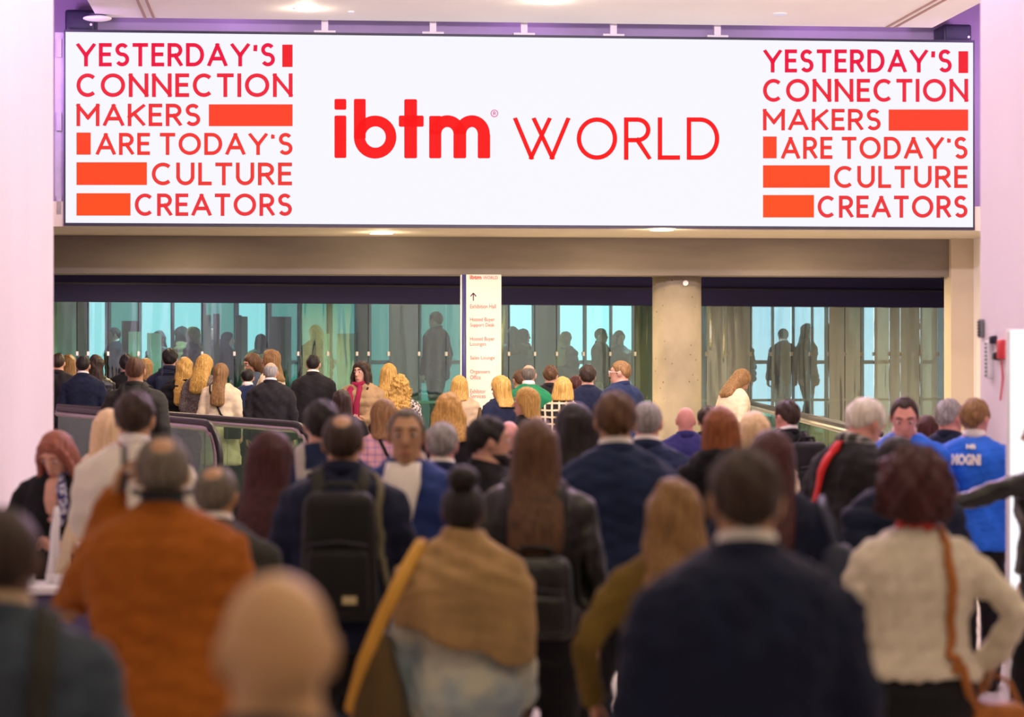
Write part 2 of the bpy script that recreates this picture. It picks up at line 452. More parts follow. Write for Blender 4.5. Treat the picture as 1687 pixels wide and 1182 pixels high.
fbox(uA-0.13, uA-0.02, 0.05, 0.2, zBm, zT, V, F)
for zz in (zBm+.1, zBm+1.1, zT-.3):
    fbox(uA-0.11, uA-0.05, 0.02, 0.06, zz, zz+.22, V, F)
wpar(obj('side_bracket', mesh_of('br', V, F, False), plain('bracket_grey', (0.42, 0.38, 0.48), 0.5), scr))
for px, py in ((535, 44), (713, 46), (863, 47), (1010, 49), (1181, 51)):
    uu = on_plane(px, py, 0.1)[0]
    V, F = [], []
    fbox(uu-0.04, uu+0.04, 0.05, 0.13, zT+0.03, zT+1.0, V, F); fbox(uu-0.13, uu+0.13, 0.03, 0.15, zT+0.03, zT+0.06, V, F)
    wpar(obj('hanger', mesh_of('hanger', V, F, False), M_WALL, scr))
def put_print(name, polys, mat, v=-0.006, parent=scr):
    """polygons in pixel coordinates laid flat on the screen plane"""
    V, F = [], []
    for q in polys:
        n = len(V)
        for (px, py) in q:
            u, z = on_plane(px, py, v); V.append(W(u, v, z))
        F.append(tuple(range(n, n+len(q))))
    o = obj(name, mesh_of(name, V, F, False), mat, parent); wpar(o); return o
def lerp_pts(polys, xl, xr, dyl, dyr):   # shear text baseline along the screen
    return [[(x, y+dyl+(dyr-dyl)*(x-xl)/(xr-xl)) for x, y in q] for q in polys]
REDS = [srgb(238, 20, 62), srgb(240, 38, 58), srgb(242, 50, 52), srgb(244, 56, 48), srgb(240, 58, 52), srgb(238, 52, 56)]
BLK = [srgb(244, 30, 40), None, srgb(255, 66, 38), srgb(255, 70, 34), srgb(255, 74, 30), srgb(255, 78, 28)]
def rect(x0, x1, y0, y1): return [[(x0, y0), (x1, y0), (x1, y1), (x0, y1)]]
def block(lines):
    for i, (txt, tx0, tx1, ty0, ty1, b) in enumerate(lines):
        qs = glyph_polys(txt, tx0, tx1, -ty1, -ty0, 0.165)
        for g in qs: put_print('letter', [[(x, -y) for x, y in q] for q in g], emit('screen_red_%d' % i, REDS[i], 1.0))
        if b: put_print('red_bar', rect(*b), emit('screen_bar_%d' % i, BLK[i], 1.0))
block([("YESTERDAY'S", 126, 453, 71, 109.5, (465, 482, 73.5, 110.5)), ("CONNECTION", 126, 482, 121, 160, None),
       ("MAKERS", 126, 330, 171, 208, (344, 482, 172, 208)), ("ARE TODAY`S", 158, 482, 219, 255.5, (126, 149.5, 218.5, 255)),
       ("CULTURE", 250, 481, 268, 305.5, (126, 242, 267.5, 305)), ("CREATORS", 222, 481, 319, 356, (126, 215, 318.5, 355.5))])
block([("YESTERDAY'S", 1258, 1568, 81.5, 119.5, (1579, 1595, 84.5, 120.5)), ("CONNECTION", 1257, 1595, 130, 168, None),
       ("MAKERS", 1257, 1451, 179.5, 215, (1464, 1595, 180.5, 215.5)), ("ARE TODAY`S", 1287, 1594, 225.5, 262, (1257, 1279.5, 225, 261)),
       ("CULTURE", 1374, 1594, 273.5, 310, (1257, 1367, 272.5, 309.5)), ("CREATORS", 1347, 1594, 322.5, 359, (1257, 1341, 321.5, 358.5))])
RED_M = emit('screen_red_main', srgb(252, 18, 20), 1.0)
q = glyph_polys('WORLD', 846, 1185, -263.5, -193.5, 0.105, gap=0.17)
for g in q: put_print('letter', [[(x, -y) for x, y in p] for p in g], RED_M)
polys = []
def rr(x0, x1, y0, y1, r=2.5):
    pts = []
    for cx, cy, a in ((x1-r, y1-r, 0), (x0+r, y1-r, 90), (x0+r, y0+r, 180), (x1-r, y0+r, 270)):
        for k in range(4): pts.append((cx+r*math.cos(math.radians(a+30*k)), cy+r*math.sin(math.radians(a+30*k))))
    return [pts]
def band(outer, inner):
    return [[outer[i], outer[i+1], inner[i+1], inner[i]] for i in range(len(outer)-1)]
put_print('letter', rr(551, 570.5, 163, 181), RED_M); put_print('letter', rr(551, 570.5, 190.5, 260.5), RED_M)
put_print('letter', rr(583, 602.5, 163, 229) + band(arc(618, 226, 35, 35.5, 0, 360, 40), arc(618.5, 226, 17, 17.5, 0, 360, 40)), RED_M)
put_print('letter', rr(666, 687, 163.5, 261) + rr(657, 698, 190.5, 209), RED_M)
polys = rr(707, 727, 191, 261) + rr(747, 768, 220, 261) + rr(787, 807.5, 220, 261)
for c0, c1 in ((727, 747), (768, 787)):
    cx = (c0+c1)/2; rad = (c1-c0)/2
    polys += band(arc(cx, 221, rad+20, 31, 180, 360, 20), arc(cx, 221, rad, 11.5, 180, 360, 20))
put_print('letter', polys, RED_M)
put_print('trademark_ring', band(arc(814.5, 187, 6.2, 6.2, 0, 360, 20), arc(814.5, 187, 4.9, 4.9, 0, 360, 20)) +
          [[(x, -y) for x, y in p] for p in glyph_polys('R', 812.3, 816.8, -190, -184, 0.2)[0]], emit('screen_pink', srgb(236, 60, 130), 1.0))

# speakers in the corners above the screen
for (x0, x1, y0, y1, lab) in ((107, 156, 16, 51, 'dark wall speaker above the left end of the screen'), (1554, 1601, 40, 70, 'dark wall speaker above the right end of the screen')):
    a0, b0 = on_plane(x0, y1, 0.2); a1, b1 = on_plane(x1, y0, 0.2)
    sp = empty('speaker', W((a0+a1)/2, 0.4, b0), 0, lab, 'speaker')
    bb = bevel_box(a0-(a0+a1)/2, a1-(a0+a1)/2, -0.2, 0.28, 0, b1-b0, 0.03)
    obj('cabinet', bb, plain('speaker_violet_black', (0.025, 0.018, 0.05), 0.5), sp); sp.rotation_euler[2] = ANG
    g = bevel_box(a0-(a0+a1)/2+.03, a1-(a0+a1)/2-.03, -0.212, -0.195, 0.03, b1-b0-.03, 0.006, 1)
    obj('grille', g, plain('speaker_grille', (0.035, 0.03, 0.065), 0.7), sp)
    obj('logo_dot', disc_mesh(((a1-a0)*0.38, -0.22, (b1-b0)*0.3), 0.016, (0, 1, 0), 0.01, 12), M_WHITE, sp)
# smoke detector / access point on ceiling at left
dp = W(*[on_plane(161, 15, -0.5)[0], -0.55, zC-0.07])
so = empty('ceiling_unit', dp, 0, 'pale oval ceiling unit near the left speaker', 'ceiling unit')
V, F = [], []; ellipsoid(V, F, (0, 0, 0.03), (0.17, 0.14, 0.035)); obj('cover', mesh_of('c', V, F), M_CEIL, so)
obj('mount', disc_mesh((0, 0, 0.05), 0.10, (0, 0, 1), 0.03), M_DARKMETAL, so)
def downlight(px, py, zpl, lab, power, r=0.13, on=True, col=(1.0, 0.93, 0.75)):
    t = (zpl-HC)/((CY-py)/FPX); p = P(px, py, t)
    e = empty('downlight', p, 0, lab, 'ceiling light')
    V, F = [], []
    loft(V, F, [(Vector((0, 0, -0.012)), Vector((r*1.0, 0, 0)), Vector((0, r*1.0, 0))), (Vector((0, 0, 0.004)), Vector((r*1.18, 0, 0)), Vector((0, r*1.18, 0)))], 24, 2)
    obj('rim', mesh_of('rim', V, F, False), M_WHITE, e)
    obj('lens', disc_mesh((0, 0, -0.022), r*0.94, (0, 0, 1), 0.009), emit('lamp_on' if on else 'unlit_glow', col if on else (0.9, 0.8, 0.95), 3.0 if on else 0.8), e)  # unlit fittings and the sprinkler get a painted glow too
    if power:
        ld = bpy.data.lights.new('lamp', 'POINT'); ld.energy = power; ld.color = WARM; ld.shadow_soft_size = 0.1
        lo = bpy.data.objects.new('lamp', ld); lo.parent = e; lo.location = (0, 0, -0.08); LINK.append(lo)
downlight(503, 14, zC, 'round lit downlight in the white ceiling left of centre', 12)
downlight(900, 2, zC, 'round lit downlight at the top edge of the ceiling', 12)
downlight(1285, 22, zC, 'small unlit round fitting in the ceiling right of centre', 0, 0.08, False)
downlight(578, 18.5, zC, 'tiny dark sprinkler in the ceiling beside the left downlight', 0, 0.035, False)
downlight(628, 383, zS-0.02, 'lit downlight under the screen on the left', 22, 0.15)
downlight(1090, 377.3, zS-0.02, 'lit downlight under the screen on the right', 22, 0.15)

# items on the right-hand portal wall
def on_uwall(px, py):
    # intersection of the pixel ray with plane u = uR
    dr = Vector(((px-CX)/FPX, 1.0)); t = (uR + C0.dot(UX))/dr.dot(UX)
    p = dr*t; return (p-C0).dot(VX), HC-(py-CY)/FPX*t
def wall_item(name, x0, x1, y0, y1, thick, mat, lab, cat):
    v0, za = on_uwall(x0, y1); v1, zb = on_uwall(x1, y0)
    za = on_uwall((x0+x1)/2, y1)[1]; zb = on_uwall((x0+x1)/2, y0)[1]
    va, vb = min(v0, v1), max(v0, v1)
    c = W(uR-thick/2, (va+vb)/2, za)
    e = empty(name, c, ANG, lab, cat)
    obj('housing', bevel_box(-thick/2, thick/2, -(vb-va)/2, (vb-va)/2, 0, zb-za, min(0.008, (vb-va)*0.2, thick*0.3), 2), mat, e)
    return e, (vb-va), zb-za
e, wv, hz = wall_item('alarm_box', 1650, 1658, 560, 592, 0.035, M_REDP, 'small red alarm box on the right wall with a hanging cord', 'alarm box')
V, F = [], []; chain(V, F, [(0, 0, 0), (0.01, 0, -0.12), (-0.005, 0, -0.26)], [0.006]*3, 6); obj('cord', mesh_of('cord', V, F), M_REDP, e)
e, wv, hz = wall_item('junction_box', 1638, 1643, 553, 567, 0.03, M_DARKMETAL, 'upper small dark box on the right wall', 'wall box')
obj('cover_plate', bevel_box(-0.022, -0.014, -wv*0.4, wv*0.4, hz*0.1, hz*0.9, 0.002, 1), M_BLACKP, e)
e, wv, hz = wall_item('junction_box', 1643, 1648, 580, 594, 0.03, M_DARKMETAL, 'lower small dark box left of the red alarm box', 'wall box')
obj('cover_plate', bevel_box(-0.022, -0.014, -wv*0.4, wv*0.4, hz*0.1, hz*0.9, 0.002, 1), M_BLACKP, e)
e, wv, hz = wall_item('notice_plate', 1632, 1637, 562, 624, 0.04, M_WHITE, 'tall narrow printed notice seen edge-on on the right wall', 'notice')
V, F = [], []
for k in range(9): lbox(-0.024, -0.0205, -wv*0.3, wv*0.3, hz*(0.05+k*0.105), hz*(0.05+k*0.105)+hz*0.06, V, F)
obj('printed_lines', mesh_of('pl', V, F, False), plain('notice_print', (0.12, 0.2, 0.16), 0.6), e)
e, wv, hz = wall_item('wall_vent', 1617.5, 1622.5, 526, 557, 0.03, M_GREYBOX, 'grey vertical plate high on the right wall', 'wall plate')
for k in range(5): V, F = [], []; lbox(-0.02, -0.014, -wv*0.35, wv*0.35, hz*(0.1+k*0.17), hz*(0.2+k*0.17), V, F); obj('louvre', mesh_of('l', V, F, False), M_DARKMETAL, e)

# white lit display panel at the right edge
c = P(1693, 780, 12.6)
e = empty('display_totem', (c.x, c.y, 0), math.radians(-4), 'bright white panel standing at the right edge behind the leather sleeve', 'display')
obj('lit_face', bevel_box(-0.09, 0.45, -0.02, 0.0, 0.75, HC+47/FPX*12.6, 0.006, 1), emit('display_white', (1, 0.97, 1), 1.2), e)
obj('cabinet', bevel_box(-0.10, 0.47, 0.0, 0.10, 0.05, HC+48/FPX*12.6, 0.01, 2), M_WHITE, e)
obj('plinth', bevel_box(-0.14, 0.51, -0.08, 0.2, 0.0, 0.05, 0.01, 2), M_GREYBOX, e)

# ------------------------------------------------------------------ concourse: column, sign totem, glazing
c = on_plane(1117, 600, 2.6); rcol = (on_plane(1157, 600, 2.6)[0]-on_plane(1077, 600, 2.6)[0])/2
co = empty('column', W(c[0], 2.6+0.1, 0), 0, 'round pitted concrete column under the beam', 'column')
V, F = [], []
loft(V, F, [(Vector((0, 0, z)), Vector((rcol, 0, 0)), Vector((0, rcol, 0))) for z in (0.0, 1, 2, zB)], 40, 2.0)
obj('shaft', mesh_of('shaft', V, F), M_CONC, co)
V, F = [], []
loft(V, F, [(Vector((0, 0, zB-0.012)), Vector((rcol*1.02, 0, 0)), Vector((0, rcol*1.02, 0))), (Vector((0, 0, zB)), Vector((rcol*1.02, 0, 0)), Vector((0, rcol*1.02, 0)))], 40, 2.0)
obj('top_ring', mesh_of('tr', V, F, False), M_BEAM, co)
zz = HC+126/FPX*31.5
obj('sensor', disc_mesh((0.09, -rcol-0.0, zz), 0.036, (0, -1, 0), 0.05, 16), M_WHITE, co)

sv = 1.75
a0 = on_plane(768, 500, sv)[0]; a1 = on_plane(826, 500, sv)[0]; ab = on_plane(759.5, 500, sv)[0]
st = empty('sign_totem', W((a0+a1)/2, sv, floor_z(30)), ANG, 'tall cream wayfinding sign with red lines of text and an arrow', 'sign')
um = (a0+a1)/2; fz = floor_z(30)
obj('face_panel', bevel_box(a0-um, a1-um, 0, 0.12, 0, zB-fz-0.01, 0.006, 1), M_CREAMSIGN, st)
obj('navy_edge', bevel_box(ab-um+0.012, a0-um-0.001, 0.0, 0.12, 0, zB-fz-0.012, 0.003, 1), plain('navy_edge', (0.03, 0.03, 0.16), 0.4), st)
obj('white_edge', bevel_box(ab-um-0.003, ab-um+0.011, 0.0, 0.12, 0, zB-fz-0.014, 0.003, 1), M_WHITE, st)
M_SIGNRED = plain('sign_print_red', srgb(196, 78, 62), 0.6, amt=0.0)
M_SIGNORANGE = plain('sign_print_orange', srgb(222, 84, 48), 0.6, amt=0.0)
M_SIGNDARK = plain('sign_print_plum', srgb(70, 30, 60), 0.6, amt=0.0)
def sign_text(txt, x0, x1, yc, h, mat, bold=0.0):
    a, Fs = bfont(txt, bold)
    mn, mxx = a.min(0), a.max(0)
    ua = on_plane(x0, yc, sv)[0]-um; ub = on_plane(x1, yc, sv)[0]-um; zc = on_plane((x0+x1)/2, yc, sv)[1]-fz
    hh = h/FPX*31.1
    asp = (mxx[1]-mn[1])
    V = [Vector((ua+(p[0]-mn[0])/(mxx[0]-mn[0])*(ub-ua), -0.003, zc+((p[1]-mn[1])/asp-0.5)*hh)) for p in a]
    obj('printed_text', mesh_of('t', V, Fs, False), mat, st)
sign_text('ibtm', 774, 793, 457, 7, M_SIGNORANGE, 0.03)
sign_text('WORLD', 796, 820, 457.8, 5, M_SIGNRED)
for i, (t_, xr, y) in enumerate((('Exhibition Hall', 817, 505), ('Hosted Buyer', 815, 527.5), ('Support Desk', 814.5, 536.5), ('Hosted Buyer', 815, 559.5), ('Lounges', 801, 568), ('Sales Lounge', 815, 590.5), ('Organisers', 807, 613.5), ('Office', 792, 622), ('Exhibitor', 800, 645), ('Services', 800, 653))):
    sign_text(t_, 774.5, xr, y, 7 if t_ not in ('Hosted Buyer', 'Support Desk', 'Lounges', 'Sales Lounge', 'Organisers') else 8, M_SIGNRED, 0.0)
V, F = [], []
def s2(px, py):
    u, z = on_plane(px, py, sv); return Vector((u-um, -0.004, z-fz))
for qd in ([(779, 496), (780.6, 496), (780.6, 483.5), (779, 483.5)], [(774.5, 488), (775.6, 489.2), (780.4, 483.9), (779.3, 482.4)], [(785, 488), (783.9, 489.2), (779.2, 483.9), (780.3, 482.4)]):
    n = len(V); V += [s2(*p) for p in qd]; F.append((n, n+1, n+2, n+3))
obj('printed_arrow', mesh_of('arrow', V, F, False), M_SIGNDARK, st)

# glazing line
GA = P(60, 591, 34.2); GB = P(1600, 591, 38.6); GD = (GB-GA); GD.z = 0; GLEN = GD.length; GD.normalize(); GN = Vector((-GD.y, GD.x, 0))
def g_at(px, n=0.0):   # distance along the glazing for a pixel column
    dr = Vector(((px-CX)/FPX, 1.0, 0))
    A = GA+GN*n   # t*dr = A + s*GD
    det = dr.x*(-GD.y)+GD.x*dr.y
    t = (A.x*(-GD.y)+GD.x*A.y)/det
    p = dr*t
    return (Vector((p.x-A.x, p.y-A.y, 0))).dot(GD)
def G(s, n, z): 
    p = GA+GD*s+GN*n; return Vector((p.x, p.y, z))
def gbox(s0, s1, n0, n1, z0, z1, V=None, F=None):
    own = V is None
    if own: V, F = [], []
    addbox(V, F, [G(s, n, z) for s in (s0, s1) for n in (n0, n1) for z in (z0, z1)])
    return mesh_of('gbox', V, F, False) if own else None
ZG = 2.755
struct('wall_fascia', gbox(-3, GLEN+1.5, -0.15, 0.25, ZG, zB+0.2), M_NAVY)
struct('trim_fascia_lip', gbox(-3, GLEN+1.5, -0.19, -0.15, ZG+0.24, ZG+0.27), M_DARKMETAL)
secs = [('window_1', [93, 127, 145, 178, 228, 282, 333, 386, 440, 491, 540, 588, 607, 640, 690, 735, 762], M_GLASS),
        ('window_2', [824, 838, 881, 917, 961, 1005, 1046, 1082], M_GLASS),
        ('window_3', [1152, 1164, 1198, 1236, 1270, 1304, 1335, 1365, 1392, 1418, 1440, 1465, 1483, 1515, 1545, 1568], M_GLASS2)]
for nm, edges, gm in secs:
    r0 = empty(nm, G(g_at(edges[0]), 0, 0), 0, kind='structure')
    def wp(o):
        o.matrix_parent_inverse = Matrix.Translation(r0.location).inverted(); return o
    for i in range(len(edges)-1):
        s0, s1 = g_at(edges[i])+0.006, g_at(edges[i+1])-0.006
        sk = random.uniform(-0.03, 0.03) if nm != 'window_3' else random.uniform(-0.05, 0.05)
        V, F = [], []
        wv = s1-s0
        addbox(V, F, [G(s, n+(sk*(s-(s0+s1)/2)), z) for s in (s0, s1) for n in (0, 0.012) for z in (0.22, ZG)])
        wp(obj('pane', mesh_of('pane', V, F, False), M_GLASS4 if edges[i] in (1164, 1198, 1365, 1392, 1440, 1465, 1483, 1515) else gm, r0))
        wp(obj('clamp', gbox(s1-0.012, s1+0.022, -0.02, 0.03, 1.99, 2.05), M_STEEL, r0))
    wp(obj('sill', gbox(g_at(edges[0]), g_at(edges[-1]), -0.03, 0.05, 0.2, 0.26), M_STEEL, r0))
    wp(obj('guard_rail', gbox(g_at(edges[0]), g_at(edges[-1]), 0.25, 0.29, 1.28, 1.32), M_STEEL, r0))
# behind the glass: cladding piers, doors, and added glowing panes for reflected windows
def behind(name, x0, x1, n0, n1, z0, z1, mat, kind='structure', lab=None, cat=None):
    o = obj(name, gbox(g_at(x0, n0), g_at(x1, n0), n0, n1, z0, z1), mat)
    if kind: o['kind'] = kind
    return tag(o, lab, cat)
for i, (x0, x1) in enumerate(((128, 145), (588, 607), (645, 688), (881, 916), (1046, 1080), (1198, 1235), (1365, 1392))):
    behind('wall_pier_%d' % (i+1), x0, x1, 0.30, 0.46, 0.2, ZG+0.3, M_TAUPE)
behind('wall_far_left', 60, 128, 1.0, 1.2, 0.2, ZG+0.3, M_PALEGREEN)
REFL_W = emit('reflected_glow', (0.62, 0.85, 0.95), 1.5)
REFL_B = emit('reflected_glow_bright', (0.66, 0.86, 0.95), 2.3)
REFL_T = emit('reflected_glow_teal', (0.24, 0.52, 0.49), 0.85)
struct('wall_far', gbox(-3, GLEN+3, 6.2, 6.4, 0, 4.5), plain('far_wall_grey', (0.30, 0.33, 0.34), 0.7))
struct('floor_far', gbox(-3, GLEN+3, 1.45, 6.05, 0.15, 0.70), M_FLOOR)  # deck raised to lift the added figures to the reflected silhouettes
k = 0
for (x0, x1, m_) in ((146, 172, REFL_W), (182, 226, REFL_T), (232, 280, REFL_W), (286, 330, REFL_W), (338, 384, REFL_T), (392, 436, REFL_W), (446, 488, REFL_T), (496, 536, REFL_T), (546, 584, REFL_T), (610, 640, REFL_T), (692, 756, REFL_T),
                   (838, 878, REFL_B), (920, 958, REFL_B), (964, 1002, REFL_B), (1006, 1044, REFL_B), (1236, 1268, REFL_B), (1272, 1302, REFL_B), (1306, 1333, REFL_B), (1337, 1362, REFL_B), (1396, 1414, REFL_T), (1420, 1438, REFL_B), (1442, 1462, REFL_B), (1516, 1543, REFL_B), (1546, 1566, REFL_T)):
    k += 1
    s0 = g_at(x0)*1.0; 
    # project the column of pixels on to the far wall (6.15 m behind the glass)
    def far(px):
        dr = Vector(((px-CX)/FPX, 1.0, 0)); A = GA+GN*6.15
        det = dr.x*(-GD.y)+GD.x*dr.y; t = (A.x*(-GD.y)+GD.x*A.y)/det
        p = dr*t; return (Vector((p.x-A.x, p.y-A.y, 0))).dot(GD)
    wn = empty('window_%d' % (k+3), G(far(x0), 6.1, 0.9), 0, kind='structure')  # added pane, glowing where the glass mirrors the hall windows
    V, F = [], []
    o = obj('pane', gbox(far(x0), far(x1), 6.1, 6.18, 0.9 if m_ is not REFL_T else 1.2, 3.2), m_, wn); o.matrix_parent_inverse = Matrix.Translation(wn.location).inverted()
    gbox(far(x0)-0.05, far(x0), 6.06, 6.2, 0.9, 3.2, V, F); gbox(far(x1), far(x1)+0.05, 6.06, 6.2, 0.9, 3.2, V, F); gbox(far(x0), far(x1), 6.06, 6.2, 1.85, 1.92, V, F)
    o = obj('frame', mesh_of('fr', V, F, False), M_GREYBOX, wn); o.matrix_parent_inverse = Matrix.Translation(wn.location).inverted()
# pale door leaves and dark lockers seen through the left glazing
for i, (x0, x1, y0, mt) in enumerate(((212, 232, 548, 'p'), (243, 266, 550, 'p'), (533, 543, 550, 'p'), (556, 590, 550, 'p'), (334, 348, 520, 'g'), (352, 362, 518, 'd'), (388, 398, 520, 'd'), (398, 408, 522, 'g'), (444, 470, 522, 'd'), (470, 480, 522, 'g'), (201, 228, 530, 'd'))):
    zt = HC+(591-y0)/FPX*36.2
    o = obj('door_%d' % (i+1), gbox(g_at(x0, 0.6+0.05*i), g_at(x1, 0.6+0.05*i), 0.6+0.05*i, 0.64+0.05*i, 0.2, zt), {'p': plain('pale_door', (0.75, 0.86, 0.84), 0.4), 'g': M_GREYBOX, 'd': M_TAUPE}[mt])
    o['kind'] = 'structure'
    if mt == 'p': h_ = obj('door_handle', gbox(g_at(x0, 0.6+0.05*i)+0.04, g_at(x0, 0.6+0.05*i)+0.06, 0.57+0.05*i, 0.6+0.05*i, 1.9, 2.05), M_STEEL, o)
for u in range(6):
    pass
area('gallery_light', G(2.5, 3.0, 3.1), 1.2, 60, (0.75, 0.95, 1.0)); area('gallery_light', G(6.5, 3.0, 3.1), 1.2, 50, (0.75, 0.95, 1.0)); area('gallery_light', G(11.5, 3.0, 3.1), 1.2, 60, (0.9, 0.95, 1.0))
# little green exit light on the fascia
a = g_at(1561)
e = empty('exit_light', G(a, -0.2, 3.12), 0, 'tiny green exit light on the dark fascia at right', 'exit light')
V, F = [], []; lbox(-0.07, 0.07, -0.02, 0.03, -0.035, 0.035, V, F); obj('box', mesh_of('b', V, F, False), M_DARKMETAL, e)
V, F = [], []; lbox(-0.035, 0.035, -0.026, -0.02, -0.015, 0.015, V, F); obj('lens', mesh_of('b', V, F, False), emit('exit_green', (0.05, 0.9, 0.45), 0.8), e)

# ------------------------------------------------------------------ moving walkway balustrades
def balustrade(A, B, zr, lab, newel=True, zf=0.08, dz=0.0):
    """A far-left point, B near-right end, handrail height zr"""
    A = Vector((A.x, A.y, 0)); B = Vector((B.x, B.y, 0)); d = (B-A); L = d.length; d.normalize()
    rz = math.atan2(d.y, d.x)
    e = empty('walkway_balustrade', (A.x, A.y, zf), rz, lab, 'balustrade')
    z = zr-zf; r = 0.36
    pts = [(0, 0, z), (L*0.5, 0, z), (L-r, 0, z)]
    if newel: pts += [(L-r+r*math.sin(math.radians(t)), 0, z-r+r*math.cos(math.radians(t))) for t in range(15, 181, 15)]+[(L-r-0.3, 0, z-2*r)]
    else: pts[-1] = (L, 0, z)
    V, F = [], []; chain(V, F, pts, [0.030]*len(pts), 12); obj('handrail', mesh_of('hr', V, F), M_RUBBER, e)
    V, F = [], []; chain(V, F, [Vector(p)-Vector((0.055 if (newel and i > 3) else 0, 0, 0.05 if i < 5 else 0)) for i, p in enumerate(pts)], [0.030]*len(pts), 8, flat=1.3); obj('rail_track', mesh_of('rt', V, F), M_STEEL, e)
    n = max(2, int(L/1.25))
    for k in range(n):
        V, F = [], []
        x1 = (L-r)*(k+1)/n
        lbox((L-r)*k/n+0.006, x1-0.006, -0.006, 0.006, 0.25, z-0.06, V, F)
        obj('glass_panel', mesh_of('gp', V, F, False), M_GLASS3, e)
    if newel:
        V, F = [], []
        pr = [Vector((L-r+0.006, 0, 0.25))]+[Vector((L-r+(r-0.07)*math.sin(math.radians(t)), 0, z-r+(r-0.07)*math.cos(math.radians(t)))) for t in range(0, 181, 20)]
        for y in (-0.006, 0.006): V += [p+Vector((0, y, 0)) for p in pr]
        m_ = len(pr); F.append(tuple(range(m_))); F.append(tuple(reversed(range(m_, 2*m_))))
        for k in range(m_): F.append((k, m_+k, m_+(k+1) % m_, (k+1) % m_))
        obj('glass_panel', mesh_of('gp', V, F, False), M_GLASS3, e)
    e.rotation_euler[1] = math.atan2(-dz, L)
    obj('skirt', bevel_box(0, L+0.1 if newel else L, -0.10, 0.10, 0.0, 0.27, 0.02, 2), M_STEEL, e)
    obj('skirt_trim', bevel_box(0, L+0.1 if newel else L, -0.106, -0.098, 0.12, 0.16, 0.002, 1), M_DARKMETAL, e)
balustrade(P(95, 591, 4000/148), P(516, 591, 4000/180), 1.42, 'far glass walkway balustrade with black handrail ending near the crowd', dz=-0.085)
balustrade(P(95, 591, 4000/158), P(362, 591, 4000/186), 1.425, 'near glass walkway balustrade with shorter curved end', dz=-0.055)
balustrade(P(1238, 591, 4000/122), P(1450, 591, 4000/205), 1.345, 'glass balustrade with steel rail running behind the white-haired man', newel=False)
# ================================================================== PEOPLE
def cloth(name, col, rough=0.85, amt=0.18, bump=0.35, scale=(9, 9, 5), kind='wool', col2=None):
    if name in MATS: return MATS[name]
    m, nt, b = mk(name)
    rp, nz, mp, tc = noisy(nt, b, col, scale, amt, bump, 0.02, detail=6)
    b.inputs['Roughness'].default_value = rough; b.inputs['Specular IOR Level'].default_value = 0.25
    if kind == 'wool':
        b.inputs['Sheen Weight'].default_value = 0.03; b.inputs['Sheen Roughness'].default_value = 0.5
    if kind == 'leather':
        b.inputs['Specular IOR Level'].default_value = 0.45; b.inputs['Roughness'].default_value = 0.36
    if kind in ('plaid', 'tweed', 'pattern', 'lattice', 'denim'):
        m_ = nt.nodes.new('ShaderNodeMix'); m_.data_type = 'RGBA'
        if kind == 'plaid' or kind == 'lattice':
            outs = []
            for ax in ('X', 'Z'):
                wv = nt.nodes.new('ShaderNodeTexWave'); wv.bands_direction = ax; wv.inputs['Scale'].default_value = 6.0 if kind == 'plaid' else 4.2
                wv.inputs['Distortion'].default_value = 0.3 if kind == 'plaid' else 1.2
                nt.links.new(tc.outputs['Object'], wv.inputs['Vector'])
                r_ = nt.nodes.new('ShaderNodeValToRGB'); r_.color_ramp.elements[0].position = 0.72 if kind == 'plaid' else 0.8; r_.color_ramp.elements[1].position = 0.85 if kind == 'plaid' else 0.88
                nt.links.new(wv.outputs['Fac'], r_.inputs[0]); outs.append(r_)
            mm = nt.nodes.new('ShaderNodeMath'); mm.operation = 'MAXIMUM' if kind == 'lattice' else 'ADD'
            nt.links.new(outs[0].outputs[0], mm.inputs[0]); nt.links.new(outs[1].outputs[0], mm.inputs[1])
            if kind == 'plaid':
                m2 = nt.nodes.new('ShaderNodeMath'); m2.operation = 'MULTIPLY'; m2.inputs[1].default_value = 0.5
                nt.links.new(mm.outputs[0], m2.inputs[0]); mm = m2
            nt.links.new(mm.outputs[0], m_.inputs[0])
        else:
            n2 = nt.nodes.new('ShaderNodeTexNoise'); n2.inputs['Scale'].default_value = {'tweed': 110, 'pattern': 45, 'denim': 5}[kind]; n2.inputs['Detail'].default_value = 2
            nt.links.new(tc.outputs['Object'], n2.inputs['Vector'])
            r_ = nt.nodes.new('ShaderNodeValToRGB'); r_.color_ramp.elements[0].position = 0.45; r_.color_ramp.elements[1].position = 0.55 if kind != 'denim' else 0.62
            nt.links.new(n2.outputs['Fac'], r_.inputs[0]); nt.links.new(r_.outputs[0], m_.inputs[0])
        nt.links.new(rp.outputs[0], m_.inputs[6]); m_.inputs[7].default_value = tuple(col2)+(1,)
        nt.links.new(m_.outputs[2], b.inputs['Base Color'])
    return m
def hair_mat(name, dark, light):
    if name in MATS: return MATS[name]
    m, nt, b = mk(name)
    mid = tuple((a+c)/2 for a, c in zip(dark, light))
    rp, nz, mp, tc = noisy(nt, b, mid, (130, 130, 4), 0.3, 0.3, 0.010, detail=3)
    rp.color_ramp.elements[0].color = tuple(dark)+(1,); rp.color_ramp.elements[1].color = tuple(light)+(1,)
    b.inputs['Roughness'].default_value = 0.5; b.inputs['Specular IOR Level'].default_value = 0.25
    return m
